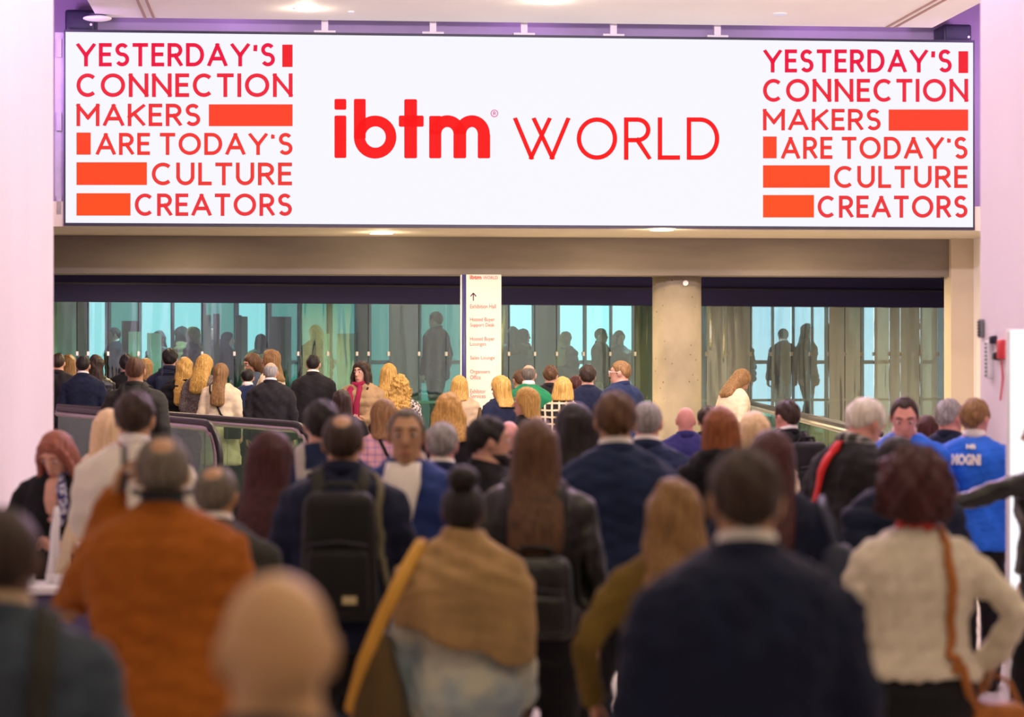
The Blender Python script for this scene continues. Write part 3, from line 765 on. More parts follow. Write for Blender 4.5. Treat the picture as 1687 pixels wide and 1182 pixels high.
HAIR = {
 'black': hair_mat('hair_black', (0.006, 0.005, 0.005), (0.022, 0.017, 0.017)),
 'dark': hair_mat('hair_dark_brown', (0.014, 0.008, 0.006), (0.055, 0.032, 0.022)),
 'brown': hair_mat('hair_brown', (0.04, 0.02, 0.010), (0.15, 0.075, 0.035)),
 'ltbrown': hair_mat('hair_light_brown', (0.10, 0.05, 0.018), (0.34, 0.19, 0.07)),
 'blond': hair_mat('hair_blond', (0.24, 0.12, 0.02), (0.72, 0.45, 0.12)),
 'pale': hair_mat('hair_pale_blond', (0.52, 0.34, 0.17), (0.85, 0.64, 0.38)),
 'auburn': hair_mat('hair_auburn', (0.11, 0.030, 0.010), (0.34, 0.11, 0.035)),
 'redbrown': hair_mat('hair_dark_red', (0.022, 0.005, 0.006), (0.085, 0.022, 0.022)),
 'red': hair_mat('hair_red', (0.16, 0.045, 0.03), (0.42, 0.15, 0.09)),
 'grey': hair_mat('hair_grey', (0.13, 0.12, 0.11), (0.40, 0.38, 0.36)),
 'white': hair_mat('hair_white', (0.48, 0.43, 0.36), (0.86, 0.80, 0.72)),
 'saltpepper': hair_mat('hair_salt_pepper', (0.045, 0.038, 0.03), (0.20, 0.17, 0.13)),
}
def skin(name, col):
    m, nt, b = mk(name); noisy(nt, b, col, (14, 14, 14), 0.10, 0.08, 0.004)
    b.inputs['Roughness'].default_value = 0.5; b.inputs['Subsurface Weight'].default_value = 0.08
    b.inputs['Subsurface Radius'].default_value = (0.02, 0.008, 0.004)
    return m
SKIN = {'fair': skin('skin_fair', (0.58, 0.31, 0.21)), 'tan': skin('skin_tan', (0.46, 0.25, 0.125)), 'gold': skin('skin_golden', (0.60, 0.36, 0.17)), 'pink': skin('skin_pink', (0.62, 0.28, 0.22)), 'dark': skin('skin_dark', (0.10, 0.045, 0.025))}
CL = {
 'navy': cloth('wool_navy', (0.008, 0.012, 0.034)), 'navy2': cloth('wool_blue_navy', (0.012, 0.022, 0.065)), 'black': cloth('wool_black', (0.006, 0.006, 0.008)),
 'charcoal': cloth('wool_charcoal', (0.014, 0.012, 0.015)), 'blue': cloth('suit_blue', (0.018, 0.04, 0.17)), 'royal': cloth('jersey_royal_blue', (0.010, 0.12, 0.62), 0.6),
 'orange': cloth('wool_rust_orange', (0.33, 0.095, 0.008), 0.9, 0.15), 'slate': cloth('denim_slate', (0.045, 0.062, 0.085)), 'cream': cloth('wool_cream', (0.68, 0.56, 0.38)), 
 'whiteshirt': cloth('cotton_white', (0.72, 0.68, 0.56), 0.8, 0.05), 'blouse': cloth('cotton_cream_blouse', (0.66, 0.60, 0.47), 0.75, 0.06, bump=0.5), 'beige': cloth('wool_beige', (0.52, 0.38, 0.24)),
 'shawl': cloth('knit_camel_shawl', (0.36, 0.23, 0.10), 0.9, 0.2, 0.5, (12, 12, 4)), 'denim': cloth('denim_bleached', (0.30, 0.38, 0.42), 0.85, 0.12, 0.35, (5, 5, 12), 'denim', (0.52, 0.54, 0.44)),
 'olive': cloth('knit_olive', (0.135, 0.085, 0.014), 0.9), 'oliveblk': cloth('canvas_dark_olive', (0.035, 0.036, 0.03)), 'leather': cloth('leather_black', (0.006, 0.006, 0.006), 0.3, 0.3, 0.6, (14, 14, 9), 'leather'),
 'green': cloth('wool_green', (0.012, 0.19, 0.075), 0.8), 'tweed': cloth('tweed_grey', (0.22, 0.18, 0.16), 0.9, 0.1, 0.3, (9, 9, 5), 'tweed', (0.06, 0.05, 0.05)), 
 'plaid': cloth('plaid_pink', (0.66, 0.36, 0.36), 0.9, 0.1, 0.2, (6, 6, 6), 'plaid', (0.34, 0.22, 0.36)), 'lattice': cloth('lattice_print', (0.012, 0.010, 0.010), 0.8, 0.1, 0.2, (6, 6, 6), 'lattice', (0.66, 0.54, 0.34)),
 'spots': cloth('spotted_print', (0.016, 0.014, 0.014), 0.8, 0.1, 0.2, (6, 6, 6), 'pattern', (0.5, 0.46, 0.4)), 'tanpuffer': cloth('quilted_tan', (0.34, 0.22, 0.11), 0.6), 'bluedenim': cloth('denim_blue', (0.09, 0.13, 0.19)),
 'magenta': cloth('scarf_crimson', (0.27, 0.012, 0.05)), 'trouser_k': cloth('trouser_black', (0.010, 0.010, 0.012)), 'trouser_n': cloth('trouser_navy', (0.015, 0.018, 0.04)), 'ochre': cloth('trouser_ochre', (0.45, 0.23, 0.03)), 'jeans': cloth('jeans_blue', (0.06, 0.09, 0.17)),
 'pinkplain': cloth('wool_rose', (0.6, 0.4, 0.38)), 'teal': cloth('violet_blue_suit', (0.03, 0.03, 0.14)), 'check': cloth('check_scarf', (0.05, 0.05, 0.05), 0.9, 0.1, 0.2, (6, 6, 6), 'plaid', (0.5, 0.5, 0.48)),
 'redstrap': cloth('strap_red', (0.62, 0.015, 0.015), 0.6, 0.05), 'tanleather': cloth('leather_tan', (0.38, 0.13, 0.025), 0.45, 0.2, 0.3, (14, 14, 9)), 'yellowstrap': cloth('leather_yellow', (0.62, 0.33, 0.05), 0.5, 0.1), 'brownbag': cloth('canvas_brown', (0.10, 0.065, 0.025)),
 'greystrap': cloth('strap_grey', (0.42, 0.39, 0.36)), 'khaki': cloth('strap_khaki', (0.16, 0.145, 0.09)), 'blackbag': cloth('nylon_black', (0.008, 0.008, 0.008), 0.65), 'navybag': cloth('nylon_navy', (0.012, 0.018, 0.04), 0.55),
 'polka': cloth('scarf_dotted', (0.02, 0.02, 0.12), 0.6, 0.1, 0.2, (6, 6, 6), 'pattern', (0.5, 0.5, 0.6)), 'shoe': cloth('shoe_leather', (0.012, 0.010, 0.009), 0.4), 'collarw': cloth('collar_white', (0.80, 0.76, 0.70), 0.7, 0.03), 'redcollar': cloth('collar_red', (0.62, 0.06, 0.04), 0.8),
}
EYEW = plain('eye_white', (0.75, 0.72, 0.68), 0.25, amt=0.02); IRIS = plain('iris_dark', (0.03, 0.018, 0.01), 0.2); LIPS = plain('lips', (0.42, 0.12, 0.10), 0.45)
LENSM = plain('spectacle_frame', (0.7, 0.68, 0.62), 0.3)

TORSO = {
 'm': [(.80, .150, .100, -.005), (.90, .168, .118, -.012), (.98, .160, .112, -.004), (1.07, .150, .104, .004), (1.18, .162, .112, .004), (1.295, .184, .120, 0), (1.39, .188, .112, -.006), (1.45, .132, .088, -.012), (1.488, .086, .070, -.014), (1.52, .068, .062, -.014), (1.555, .058, .060, -.008), (1.59, .055, .060, -.006)],
 'f': [(.80, .156, .104, -.006), (.90, .176, .122, -.014), (.98, .164, .110, -.004), (1.07, .134, .095, .003), (1.18, .144, .100, .004), (1.285, .160, .119, .014), (1.375, .160, .106, 0), (1.44, .114, .080, -.010), (1.478, .078, .064, -.012), (1.512, .058, .055, -.012), (1.555, .050, .052, -.008), (1.59, .048, .054, -.006)]}
ARMS = {  # elbow, wrist, hand direction, palm normal (right side, +x)
 'down': ((.252, -.03, 1.14), (.262, .03, .895), (.0, .12, -1), (-1, 0, 0)),
 'walk': ((.250, -.09, 1.14), (.258, -.05, .89), (0, .15, -1), (-1, 0, 0)),
 'front': ((.255, -.02, 1.13), (.14, .22, 1.08), (-.45, .9, .1), (-.3, 0, 1)),
 'phone': ((.255, .02, 1.14), (.10, .24, 1.24), (-.35, .6, .7), (-.4, -.6, .5)),
 'ear': ((.31, .10, 1.16), (.155, .05, 1.53), (-.25, -.1, 1), (-1, 0, .0)),
 'elbow': ((.36, -.06, 1.16), (.30, .12, .95), (-.1, .3, -1), (-1, 0, 0)),
 'bag': ((.33, -.06, 1.14), (.31, .07, .90), (-.1, .3, -1), (-1, 0, 0)),
 'strap': ((.26, .02, 1.14), (.10, .15, 1.30), (-.6, .2, .6), (-.3, -1, 0)),
 'reach': ((.36, .22, 1.30), (.42, .48, 1.22), (.1, 1, -.1), (0, 0, -1)),
 'pocket': ((.30, -.09, 1.14), (.23, .05, .95), (-.2, .4, -1), (-1, 0, 0)),
}
HEADC = Vector((0, -.006, 1.652)); HEADR = (.0765, .0985, .097)

def add_hand(V, F, wr, dr, nm, side, curl=0.6):
    d = Vector(dr).normalized(); n = Vector(nm); n = (n-d*n.dot(d)).normalized(); s = d.cross(n)   # s: across the palm
    th = s if (s.y*1.0+s.z*0.3) > 0 else -s     # thumb side forward/up
    wr = Vector(wr)
    rings = []
    for t, w_, h_ in ((-.02, .026, .021), (.015, .032, .017), (.05, .042, .016), (.085, .043, .014), (.098, .036, .010)):
        rings.append((wr+d*t, th*w_, n*h_))
    loft(V, F, rings, 12, 2.4)
    for k, (off, L) in enumerate(((.032, .070), (.011, .080), (-.010, .075), (-.031, .058))):
        p = wr+d*.088+th*off; pts = [p]; a = curl*0.5
        for seg in (.44, .32, .24):
            a += curl*0.55
            p = p+(d*math.cos(a)+n*math.sin(a))*L*seg; pts.append(p)
        chain(V, F, pts, [.0095, .009, .0082, .0068], 8)
    p0 = wr+d*.022+th*.03
    chain(V, F, [p0, p0+d*.028+th*.022+n*.012, p0+d*.052+th*.024+n*.028, p0+d*.072+th*.012+n*.038], [.013, .0115, .0102, .008], 8)

class Rig:
    def __init__(s, sex, lean, yaw, pitch, side_lean=0.0):
        s.sex = sex; s.lean = math.radians(lean); s.R = Euler((math.radians(-pitch), 0, math.radians(yaw)), 'ZYX').to_matrix() if False else (Matrix.Rotation(math.radians(yaw), 3, 'Z') @ Matrix.Rotation(math.radians(-pitch), 3, 'X'))
        s.piv = Vector((0, -.012, 1.545)); s.sl = math.radians(side_lean)
    def head(s, a):
        a = np.asarray(a, float); R = np.array(s.R); p = np.array(s.piv)
        return (a-p) @ R.T + p + np.array([0, .004, -.028])
    def headw(s, a, w_):
        """weighted head rotation (for neck blend / draped hair)"""
        a = np.asarray(a, float); return a*(1-w_[:, None])+s.head(a)*w_[:, None]
    def warp(s, a):
        a = np.asarray(a, float).copy()
        if s.lean == 0 and s.sl == 0: return a
        t = np.clip((a[:, 2]-.85)/.3, 0, 1); t = t*t*(3-2*t); an = -s.lean*t
        z0 = .92; y, z = a[:, 1].copy(), a[:, 2]-z0
        a[:, 1] = y*np.cos(an)-z*np.sin(an); a[:, 2] = y*np.sin(an)+z*np.cos(an)+z0
        if s.sl:
            an = s.sl*t; x, z = a[:, 0].copy(), a[:, 2]-z0
            a[:, 0] = x*np.cos(an)+z*np.sin(an); a[:, 2] = -x*np.sin(an)+z*np.cos(an)+z0
        return a

def arm_pts(sex, pose, side):
    E, Wr, D, N = (ARMS[pose] if isinstance(pose, str) else pose)
    k = 1.0 if sex == 'm' else 0.90
    m = lambda p: Vector((p[0]*side*k, p[1], p[2]))
    mv = lambda p: Vector((p[0]*side, p[1], p[2]))
    sh = Vector((.188*k*side, -.008, 1.372))
    return sh, m(E), m(Wr), mv(D), mv(N)
def legs(sex, stride):
    k = .95
    out = []
    for side in (-1, 1):
        f = stride*side
        out.append([Vector((.088*side, -.005, .86)), Vector((.095*side, .02+f*.5, .48)), Vector((.092*side, f-(.05 if f < 0 else 0), .085))])
    return out
BODY_CACHE = {}
def body_mesh(rig, arms, stride, vox, girth, key, face):
    if key in BODY_CACHE: return BODY_CACHE[key]
    sex = rig.sex
    V, F = [], []
    zloft(V, F, [(r[0], r[1]*(girth if r[0] < 1.46 else 1), r[2]*(girth if r[0] < 1.46 else 1), r[3]) for r in TORSO[sex]])
    hands = ([], [])
    for side, pose in ((-1, arms[0]), (1, arms[1])):
        sh, E, Wr, D, N = arm_pts(sex, pose, side)
        f = 1.0 if sex == 'm' else .86
        chain(V, F, [sh, sh.lerp(E, .5), E, E.lerp(Wr, .35), Wr], [.056*f, .049*f, .040*f, .040*f, .027*f], 10)
        add_hand(hands[0], hands[1], Wr, D, N, side)
    for hp, kn, an in legs(sex, stride):
        chain(V, F, [hp, hp.lerp(kn, .5), kn, kn.lerp(an, .35), an], [.085, .072, .054, .054, .036], 10)
        chain(V, F, [an+Vector((0, -.03, -.04)), an+Vector((0, .12, -.05))], [.032, .028], 8)
    # head
    Vh, Fh = [], []
    ellipsoid(Vh, Fh, HEADC, HEADR, 24, 16)
    jw = 1.0 if sex == 'm' else .92
    loft(Vh, Fh, [(Vector((0, y, z)), Vector((a*jw, 0, 0)), Vector((0, b_, 0))) for z, a, b_, y in ((1.520, .022, .018, .070), (1.532, .038, .040, .045), (1.555, .052, .062, .026), (1.59, .061, .076, .014), (1.63, .066, .086, .008), (1.67, .070, .090, .004))], 20, 2.2)
    chain(Vh, Fh, [(0, .088, 1.660), (0, .104, 1.625), (0, .112, 1.606)], [.009, .012, .0145], 10)
    chain(Vh, Fh, [(-.045, .080, 1.672), (0, .090, 1.668), (.045, .080, 1.672)], [.011, .012, .011], 8)
    chain(Vh, Fh, [(-.018, .086, 1.563), (0, .093, 1.563), (.018, .086, 1.563)], [.010, .011, .010], 8)
    n0 = len(V); ns = len(Vh)
    Vh = [Vector(p) for p in rig.head(np.array([tuple(p) for p in Vh]))]
    V += Vh; F += [tuple(n0+i for i in f) for f in Fh]
    V = [Vector(p) for p in rig.warp(np.array([tuple(p) for p in V]))]
    me = remesh(V, F, vox, 3, 'body')
    a = co_get(me); Fs = [tuple(p.vertices) for p in me.polygons]
    # ears and hands keep their own fine geometry inside the same mesh
    Ve, Fe = [], []
    for side in (-1, 1):
        M = Matrix.Translation(Vector((.0745*side, -.004, 1.632))) @ Matrix.Rotation(math.radians(-18*side), 4, 'Z') @ Matrix.Rotation(math.radians(-10), 4, 'X')
        n1 = len(Ve)
        ellipsoid(Ve, Fe, (0, 0, 0), (.010, .019, .032), 12, 8, M)
        ellipsoid(Ve, Fe, (.004*side, -.006, .004), (.009, .016, .026), 10, 6, M)
    E = rig.warp(rig.head(np.array([tuple(p) for p in Ve])))
    Hd = rig.warp(np.array([tuple(p) for p in hands[0]]))
    n1 = len(a); n2 = n1+len(E)
    Vall = np.vstack([a, E, Hd])
    Fs += [tuple(n1+i for i in f) for f in Fe] + [tuple(n2+i for i in f) for f in hands[1]]
    out = mesh_of('body', Vall, Fs)
    bpy.data.meshes.remove(me)
    BODY_CACHE[key] = out
    return out

def folds(me, amp, seed, puff=None, z0=0, vert=False):
    a = co_get(me); n = no_get(me); rs = np.random.RandomState(seed)
    d = np.zeros(len(a))
    for i in range(9):
        k = rs.normal(size=3)*(22+8*i)
        if vert: k[2] *= .25
        else: k[2] *= 1.2
        d += np.sin(a @ k+rs.uniform(0, 6.28))/(1+.35*i)
    d *= amp*0.45
    if puff: d += np.abs(np.sin((a[:, 2]-z0)*math.pi/puff))**.6*.020-.010
    co_set(me, a+n*d[:, None])

def top_mesh(rig, arms, kind, vox, girth, seed):
    """jacket / coat / sweater / shirt: torso and sleeves in one shell"""
    sex = rig.sex
    hem = {'suit': .80, 'coat': .52, 'sweater': .90, 'tshirt': .84, 'shirt': .97, 'short': .96, 'puffer': .82, 'kimono': .60, 'leather': .93, 'cape': .9}[kind]
    off = {'suit': .024, 'coat': .032, 'sweater': .020, 'tshirt': .018, 'shirt': .018, 'short': .022, 'puffer': .036, 'kimono': .035, 'leather': .024, 'cape': .03}[kind]
    V, F = [], []
    rs = []
    for z, a, b_, y in TORSO[sex]:
        if z < hem-.001 or z > 1.50: continue
        g = girth if z < 1.46 else 1
        o2 = off if z < 1.43 else off*.8+(.024 if z < 1.47 else .018)
        aa, bb = a*g+o2, b_*g+(o2 if z < 1.43 else off*.8)
        if kind in ('suit', 'coat', 'puffer', 'kimono') and z < 1.3: aa = max(aa, (.168 if sex == 'm' else .155)*g+off*.8); bb = max(bb, .112*g+off*.7)
        if kind == 'coat' and z < 1.1: aa += (1.1-z)*.06; bb += (1.1-z)*.05
        if kind in ('sweater', 'tshirt') and z < 1.2: aa = max(aa, .158*g+off*.6)
        if z < 1.05: aa += .014; bb += .014
        rs.append((z, aa, bb, y))
    if not rs or rs[0][0] > hem+.01:
        z, aa, bb, y = rs[0]; rs.insert(0, (hem, aa+.004, bb+.004, y))
    if hem < .78:
        z, aa, bb, y = rs[0] if rs[0][0] <= hem+.01 else (hem, rs[0][1]+.02, rs[0][2]+.02, rs[0][3])
        if rs[0][0] <= hem+.01: rs[0] = (hem, rs[1][1]+.03, rs[1][2]+.03, y)
    # neck stub
    z, aa, bb, y = rs[-1]
    rs.append((1.515 if sex == 'm' else 1.505, (.072 if sex == 'm' else .062), .066 if sex == 'm' else .06, -.014))
    zloft(V, F, rs, 28, 2.5)
    f = 1.0 if sex == 'm' else .88
    so = {'suit': .018, 'coat': .024, 'sweater': .015, 'tshirt': .016, 'shirt': .018, 'short': .020, 'puffer': .036, 'kimono': .04, 'leather': .016, 'cape': .02}[kind]
    for side, pose in ((-1, arms[0]), (1, arms[1])):
        sh, E, Wr, D, N = arm_pts(sex, pose, side)
        sh = sh+Vector((.004*side, 0, .004))
        if kind == 'tshirt':
            pts = [sh, sh.lerp(E, .4), sh.lerp(E, .78)]; rd = [.056+so, .054+so, .058+so]
        elif kind == 'kimono':
            pts = [sh, sh.lerp(E, .5), sh.lerp(E, .9)]; rd = [.056+so*.6, .056+so*.6, .058+so*.7]
        else:
            pts = [sh, sh.lerp(E, .5), E, E.lerp(Wr, .5), Wr]; rd = [.055*f+so, .050*f+so, .043*f+so, .039*f+so, .031*f+so]
        n0 = len(V)
        chain(V, F, pts, rd, 12, True)
        chain(V, F, [Vector((.07*side, -.012, 1.455 if sex == 'm' else 1.448)), sh+Vector((-.012*side, 0, .028))], [.048, .040*f+so*.6], 10)
    V = [Vector(p) for p in rig.warp(np.array([tuple(p) for p in V]))]
    me = remesh(V, F, vox, 4, 'top')
    folds(me, .0085 if kind not in ('puffer', 'shirt', 'short') else .0105, seed, puff=.095 if kind == 'puffer' else None)
    return me
LEG_CACHE = {}
def trouser_mesh(rig, stride, girth, vox=.024):
    key = (rig.sex, stride, round(girth, 2))
    if key in LEG_CACHE: return LEG_CACHE[key]
    V, F = [], []
    zloft(V, F, [(r[0], r[1]*girth+.014, r[2]*girth+.014, r[3]) for r in TORSO[rig.sex] if r[0] < 1.0]+[(1.03, .150*girth+.014, .104*girth+.014, 0)], 24, 2.4)
    for hp, kn, an in legs(rig.sex, stride):
        chain(V, F, [hp, hp.lerp(kn, .5), kn, kn.lerp(an, .5), an+Vector((0, 0, -.02))], [.098, .088, .072, .066, .060], 12)
    me = remesh(V, F, vox, 3, 'trousers'); folds(me, .005, 5)
    LEG_CACHE[key] = me; return me
SHOES = {}
def shoe_mesh(stride, side, sex):
    key = (stride, side)
    if key in SHOES: return SHOES[key]
    an = legs(sex, stride)[0 if side < 0 else 1][2]
    V, F = [], []
    loft(V, F, [(an+Vector((0, y, -.085+h/2)), Vector((w_, 0, 0)), Vector((0, 0, h/2))) for y, w_, h in ((-.075, .025, .05), (-.06, .036, .085), (0, .040, .095), (.06, .044, .07), (.13, .046, .05), (.185, .036, .04), (.205, .018, .03))], 14, 2.6)
    SHOES[key] = mesh_of('shoe', V, F); return SHOES[key]

def hair_mesh(rig, kind, seed, W_=1.0, zend=1.25, locks=False):
    rs = np.random.RandomState(seed)
    th0 = {'short': .010, 'buzz': .004, 'crop': .013, 'spot': .008, 'receding': .007, 'ring': .006, 'thick': .020, 'long': .016, 'bob': .020, 'curly': .022, 'afro': .064, 'bun': .008, 'wavy': .020, 'straight': .015}[kind]
    nθ, nφ = 56, 34
    V, F = [], []
    longk = kind in ('long', 'bob', 'curly', 'wavy', 'straight')
    def th(t, p):
        # t: azimuth, 0 = front (+y), pi = back ; p: polar from crown
        ad = abs((t+math.pi) % (2*math.pi)-math.pi)
        pd = math.degrees(p); dg = math.degrees(ad)
        lim = np.interp(dg, [0, 35, 55, 70, 84, 96, 112, 140, 180], [60, 62, 74, 104, 108, 88, 112, 132, 136])
        if longk: lim = np.interp(dg, [0, 25, 45, 65, 80, 180], [58, 64, 90, 125, 140, 150])
        if kind == 'afro': lim = np.interp(dg, [0, 40, 70, 100, 180], [66, 76, 120, 132, 142])
        m_ = 1/(1+math.exp((pd-lim)/3.0))
        tk = th0
        if kind in ('short', 'crop', 'thick', 'receding'): tk = th0*(1.0 if pd < 60 else max(.35, 1-(pd-60)/90))
        if kind == 'spot':     # thin crown
            c = Vector((0, -math.sin(math.radians(28)), math.cos(math.radians(28)))); q = Vector((math.sin(p)*math.sin(t), math.sin(p)*math.cos(t), math.cos(p)))
            a_ = math.degrees(math.acos(max(-1, min(1, c.dot(q))))); m_ *= 1/(1+math.exp((30-a_)/3.0))
        if kind == 'ring':
            c = Vector((0, math.sin(math.radians(12)), math.cos(math.radians(12)))); q = Vector((math.sin(p)*math.sin(t), math.sin(p)*math.cos(t), math.cos(p)))
            a_ = math.degrees(math.acos(max(-1, min(1, c.dot(q))))); m_ *= 1/(1+math.exp((60-a_)/3.0))
        if kind == 'receding': m_ *= 1/(1+math.exp((pd-np.interp(dg, [0, 20, 42, 56, 68, 180], [46, 44, 40, 66, 112, 180]))/3.0))
        return -.007+(tk+.007)*m_
    ph = [rs.uniform(0, 6.28) for _ in range(8)]
    for i in range(nφ+1):
        p = math.pi*.88*i/nφ
        for k in range(nθ):
            t = 2*math.pi*k/nθ
            d = th(t, p)
            if d > 0: d += .0018*math.sin(11*t+ph[0])+.0012*math.sin(23*t+5*p+ph[1])+(.003*math.sin(5*t+7*p+ph[2]) if kind in ('thick', 'crop', 'wavy', 'curly') else 0)
            if kind == 'afro' and d > 0: d += .013*math.sin(7*t+ph[3])*math.sin(6*p+ph[4])+.009*math.sin(13*t+ph[5])*math.sin(12*p)+.006*math.sin(19*t+9*p)
            V.append(Vector((HEADC.x+(HEADR[0]+d)*math.sin(p)*math.sin(t), HEADC.y+(HEADR[1]+d)*math.sin(p)*math.cos(t), HEADC.z+(HEADR[2]+d*1.05)*math.cos(p))))
    for i in range(nφ):
        for k in range(nθ): F.append((i*nθ+k, (i+1)*nθ+k, (i+1)*nθ+(k+1) % nθ, i*nθ+(k+1) % nθ))
    F.append(tuple(range(nθ))); F.append(tuple(reversed(range(nφ*nθ, (nφ+1)*nθ))))
    if kind == 'bun':
        ellipsoid(V, F, (0, -.055, 1.772), (.062, .060, .050), 18, 12)
    a = np.array([tuple(p) for p in V])
    if not longk:
        a = rig.warp(rig.head(a)); me = mesh_of('hair', a, F)
        return me
    V = [Vector(p) for p in rig.head(a)]
    # draped part
    z = [1.70, 1.64, 1.58, 1.52, 1.46, 1.40, 1.32, 1.24, 1.16, 1.08, 1.0]
    A_ = [.084, .094, .100, .102, .106, .110, .110, .106, .100, .092, .08]
    B_ = [.085, .080, .074, .066, .058, .050, .044, .040, .036, .030, .024]
    Y_ = [-.022, -.030, -.038, -.050, -.074, -.104, -.134, -.146, -.146, -.142, -.138]
    if kind == 'bob': A_ = [a_*1.06 for a_ in A_]; B_ = [b_*1.1 for b_ in B_]; 
    rings = []
    zs = [q for q in z if q > zend+.03]+[zend+.03, zend]
    for j, q in enumerate(zs):
        wv = W_ if q < 1.6 else 1+(W_-1)*.5
        ta = 1.0 if j < len(zs)-1 else .62
        if kind == 'bob' and j == len(zs)-1: ta = .88
        aa = np.interp(-q, [-x for x in z], A_)*wv*ta; bb = np.interp(-q, [-x for x in z], B_)*(ta if kind != 'bob' else .9); yy = np.interp(-q, [-x for x in z], Y_)
        wt = np.clip((q-1.36)/.22, 0, 1)
        c = np.array([[0, yy, q]]); cx = np.array([[aa, yy, q]]); cy = np.array([[0, yy+bb, q]])
        c2, x2, y2 = [rig.headw(p_, np.array([wt]))[0] for p_ in (c, cx, cy)]
        rings.append((Vector(c2), Vector(x2-c2), Vector(y2-c2)))
    loft(V, F, rings, 28, 2.8)
    if locks:
        for s_ in (-1, 1):
            Vl, Fl = [], []; z1 = max(zend, 1.34)
            chain(Vl, Fl, [(.020*s_, .062, 1.748), (.062*s_, .062, 1.715), (.084*s_, .046, 1.64), (.092*s_, .042, 1.56), (.100*s_, .040, 1.48), (.098*s_, .060, (1.48+z1)/2), (.092*s_, .070, z1)], [.008, .012, .018, .024, .028, .026, .014], 12)
            al = np.array([tuple(p) for p in Vl]); wl = np.clip((al[:, 2]-1.36)/.22, 0, 1); n0 = len(V)
            V += [Vector(p) for p in rig.headw(al, wl)]; F += [tuple(n0+i for i in f) for f in Fl]
    V = [Vector(p) for p in rig.warp(np.array([tuple(p) for p in V]))]
    me = remesh(V, F, .0105, 3, 'hair')
    a = co_get(me); n = no_get(me)
    # strands: ridges that follow the fall of the hair
    d = np.zeros(len(a)); wv = {'curly': 1.0, 'wavy': .5}.get(kind, .12)
    xs = a[:, 0]+wv*.02*np.sin(a[:, 2]*38+ph[0]); ysx = a[:, 1]+wv*.02*np.sin(a[:, 2]*44+ph[1])
    for i in range(6):
        kx, ky = rs.normal(size=2)*(70+45*i); d += np.sin(xs*kx+ysx*ky+ph[i])/(1+.4*i)
    d *= .0017
    if kind == 'curly':
        for i in range(6):
            k = rs.normal(size=3)*90; d += .0045*np.sin(a @ k+ph[i])
    if kind == 'wavy': d += .004*np.sin(a[:, 2]*42+ph[2]+a[:, 0]*30)
    co_set(me, a+n*d[:, None])
    if kind == 'curly':   # curls that stand out of the mass
        V2 = [tuple(p) for p in co_get(me)]; F2 = [tuple(p.vertices) for p in me.polygons]
        Vc, Fc = [], []
        pts_ = np.array(V2); sel = rs.choice(len(pts_), 110)
        for i in sel:
            p = Vector(pts_[i]); 
            if p.y > .03: continue
            nrm = Vector(n[i]); L = rs.uniform(.06, .12); tw = rs.uniform(0, 6)
            c = []
            for q in range(9):
                t = q/8
                c.append(p+nrm*(.004+.010*t)+Vector((.009*math.cos(tw+t*11), .009*math.sin(tw+t*11), -L*t)))
            chain(Vc, Fc, c, [.0055]*8+[.002], 5, False)
        n0 = len(V2); me = mesh_of('hair', V2+[tuple(p) for p in Vc], F2+[tuple(n0+i for i in f) for f in Fc])
    return me
def collar_mesh(rig, r=.068, z0=1.475, z1=1.535, tilt=.022, th=.006, fl=1.06):
    V, F = [], []
    seg = 28
    k = 1.0 if rig.sex == 'm' else .86
    for (rr_, zz) in ((r*fl, z0), (r*1.0, z1), (r*1.0-th, z1), (r*fl-th, z0)):
        for i in range(seg):
            t = 2*math.pi*i/seg
            back = -math.cos(t)
            V.append(Vector((rr_*k*math.sin(t), -.012+rr_*k*.98*math.cos(t), zz+tilt*(back)-(.0 if zz == z0 else 0))))
    for j in range(4):
        for i in range(seg):
            F.append((j*seg+i, j*seg+(i+1) % seg, ((j+1) % 4)*seg+(i+1) % seg, ((j+1) % 4)*seg+i))
    a = rig.warp(np.array([tuple(p) for p in V]))
    return mesh_of('collar', a, F)
def head_bits(rig, par, sex, glasses=False, beard=None, hairc='dark'):
    def mkp(name, V, F, mat, p=par): 
        return obj(name, mesh_of(name, rig.warp(rig.head(np.array([tuple(q) for q in V]))), F), mat, p)
    for s in (-1, 1):
        V, F = [], []; ellipsoid(V, F, (.031*s, .0835, 1.644), (.0145, .0095, .008), 12, 8); e = mkp('eye', V, F, EYEW)
        V, F = [], []; ellipsoid(V, F, (.031*s, .0895, 1.643), (.0078, .005, .0078), 10, 6); mkp('iris', V, F, IRIS, e)
        V, F = [], []; chain(V, F, [(.016*s, .0985, 1.671), (.032*s, .0975, 1.676), (.050*s, .087, 1.671)], [.0045, .0055, .003], 6); mkp('eyebrow', V, F, HAIR[hairc])
    V, F = [], []; chain(V, F, [(-.023, .0915, 1.566), (-.008, .1005, 1.569), (0, .1005, 1.568), (.008, .1005, 1.569), (.023, .0915, 1.566)], [.003, .0055, .006, .0055, .003], 8); mkp('lips', V, F, LIPS)
    if glasses:
        V, F = [], []
        for s in (-1, 1):
            chain(V, F, [(.033*s+.022*math.cos(t), .106, 1.643+.017*math.sin(t)) for t in np.linspace(0, 6.28, 15)], [.0025]*15, 5, False)
            chain(V, F, [(.056*s, .104, 1.648), (.080*s, .04, 1.648), (.084*s, -.01, 1.642)], [.0025]*3, 5)
        chain(V, F, [(-.011, .108, 1.647), (.011, .108, 1.647)], [.0025]*2, 5)
        mkp('spectacles', V, F, LENSM)
    if beard:
        V, F = [], []
        loft(V, F, [(Vector((0, y+.003, z)), Vector((a*1.06, 0, 0)), Vector((0, b_*1.05, 0))) for z, a, b_, y in ((1.512, .024, .018, .070), (1.530, .042, .042, .045), (1.552, .056, .062, .028), (1.58, .061, .070, .018))], 20, 2.2)
        mkp('beard', V, F, HAIR[beard])

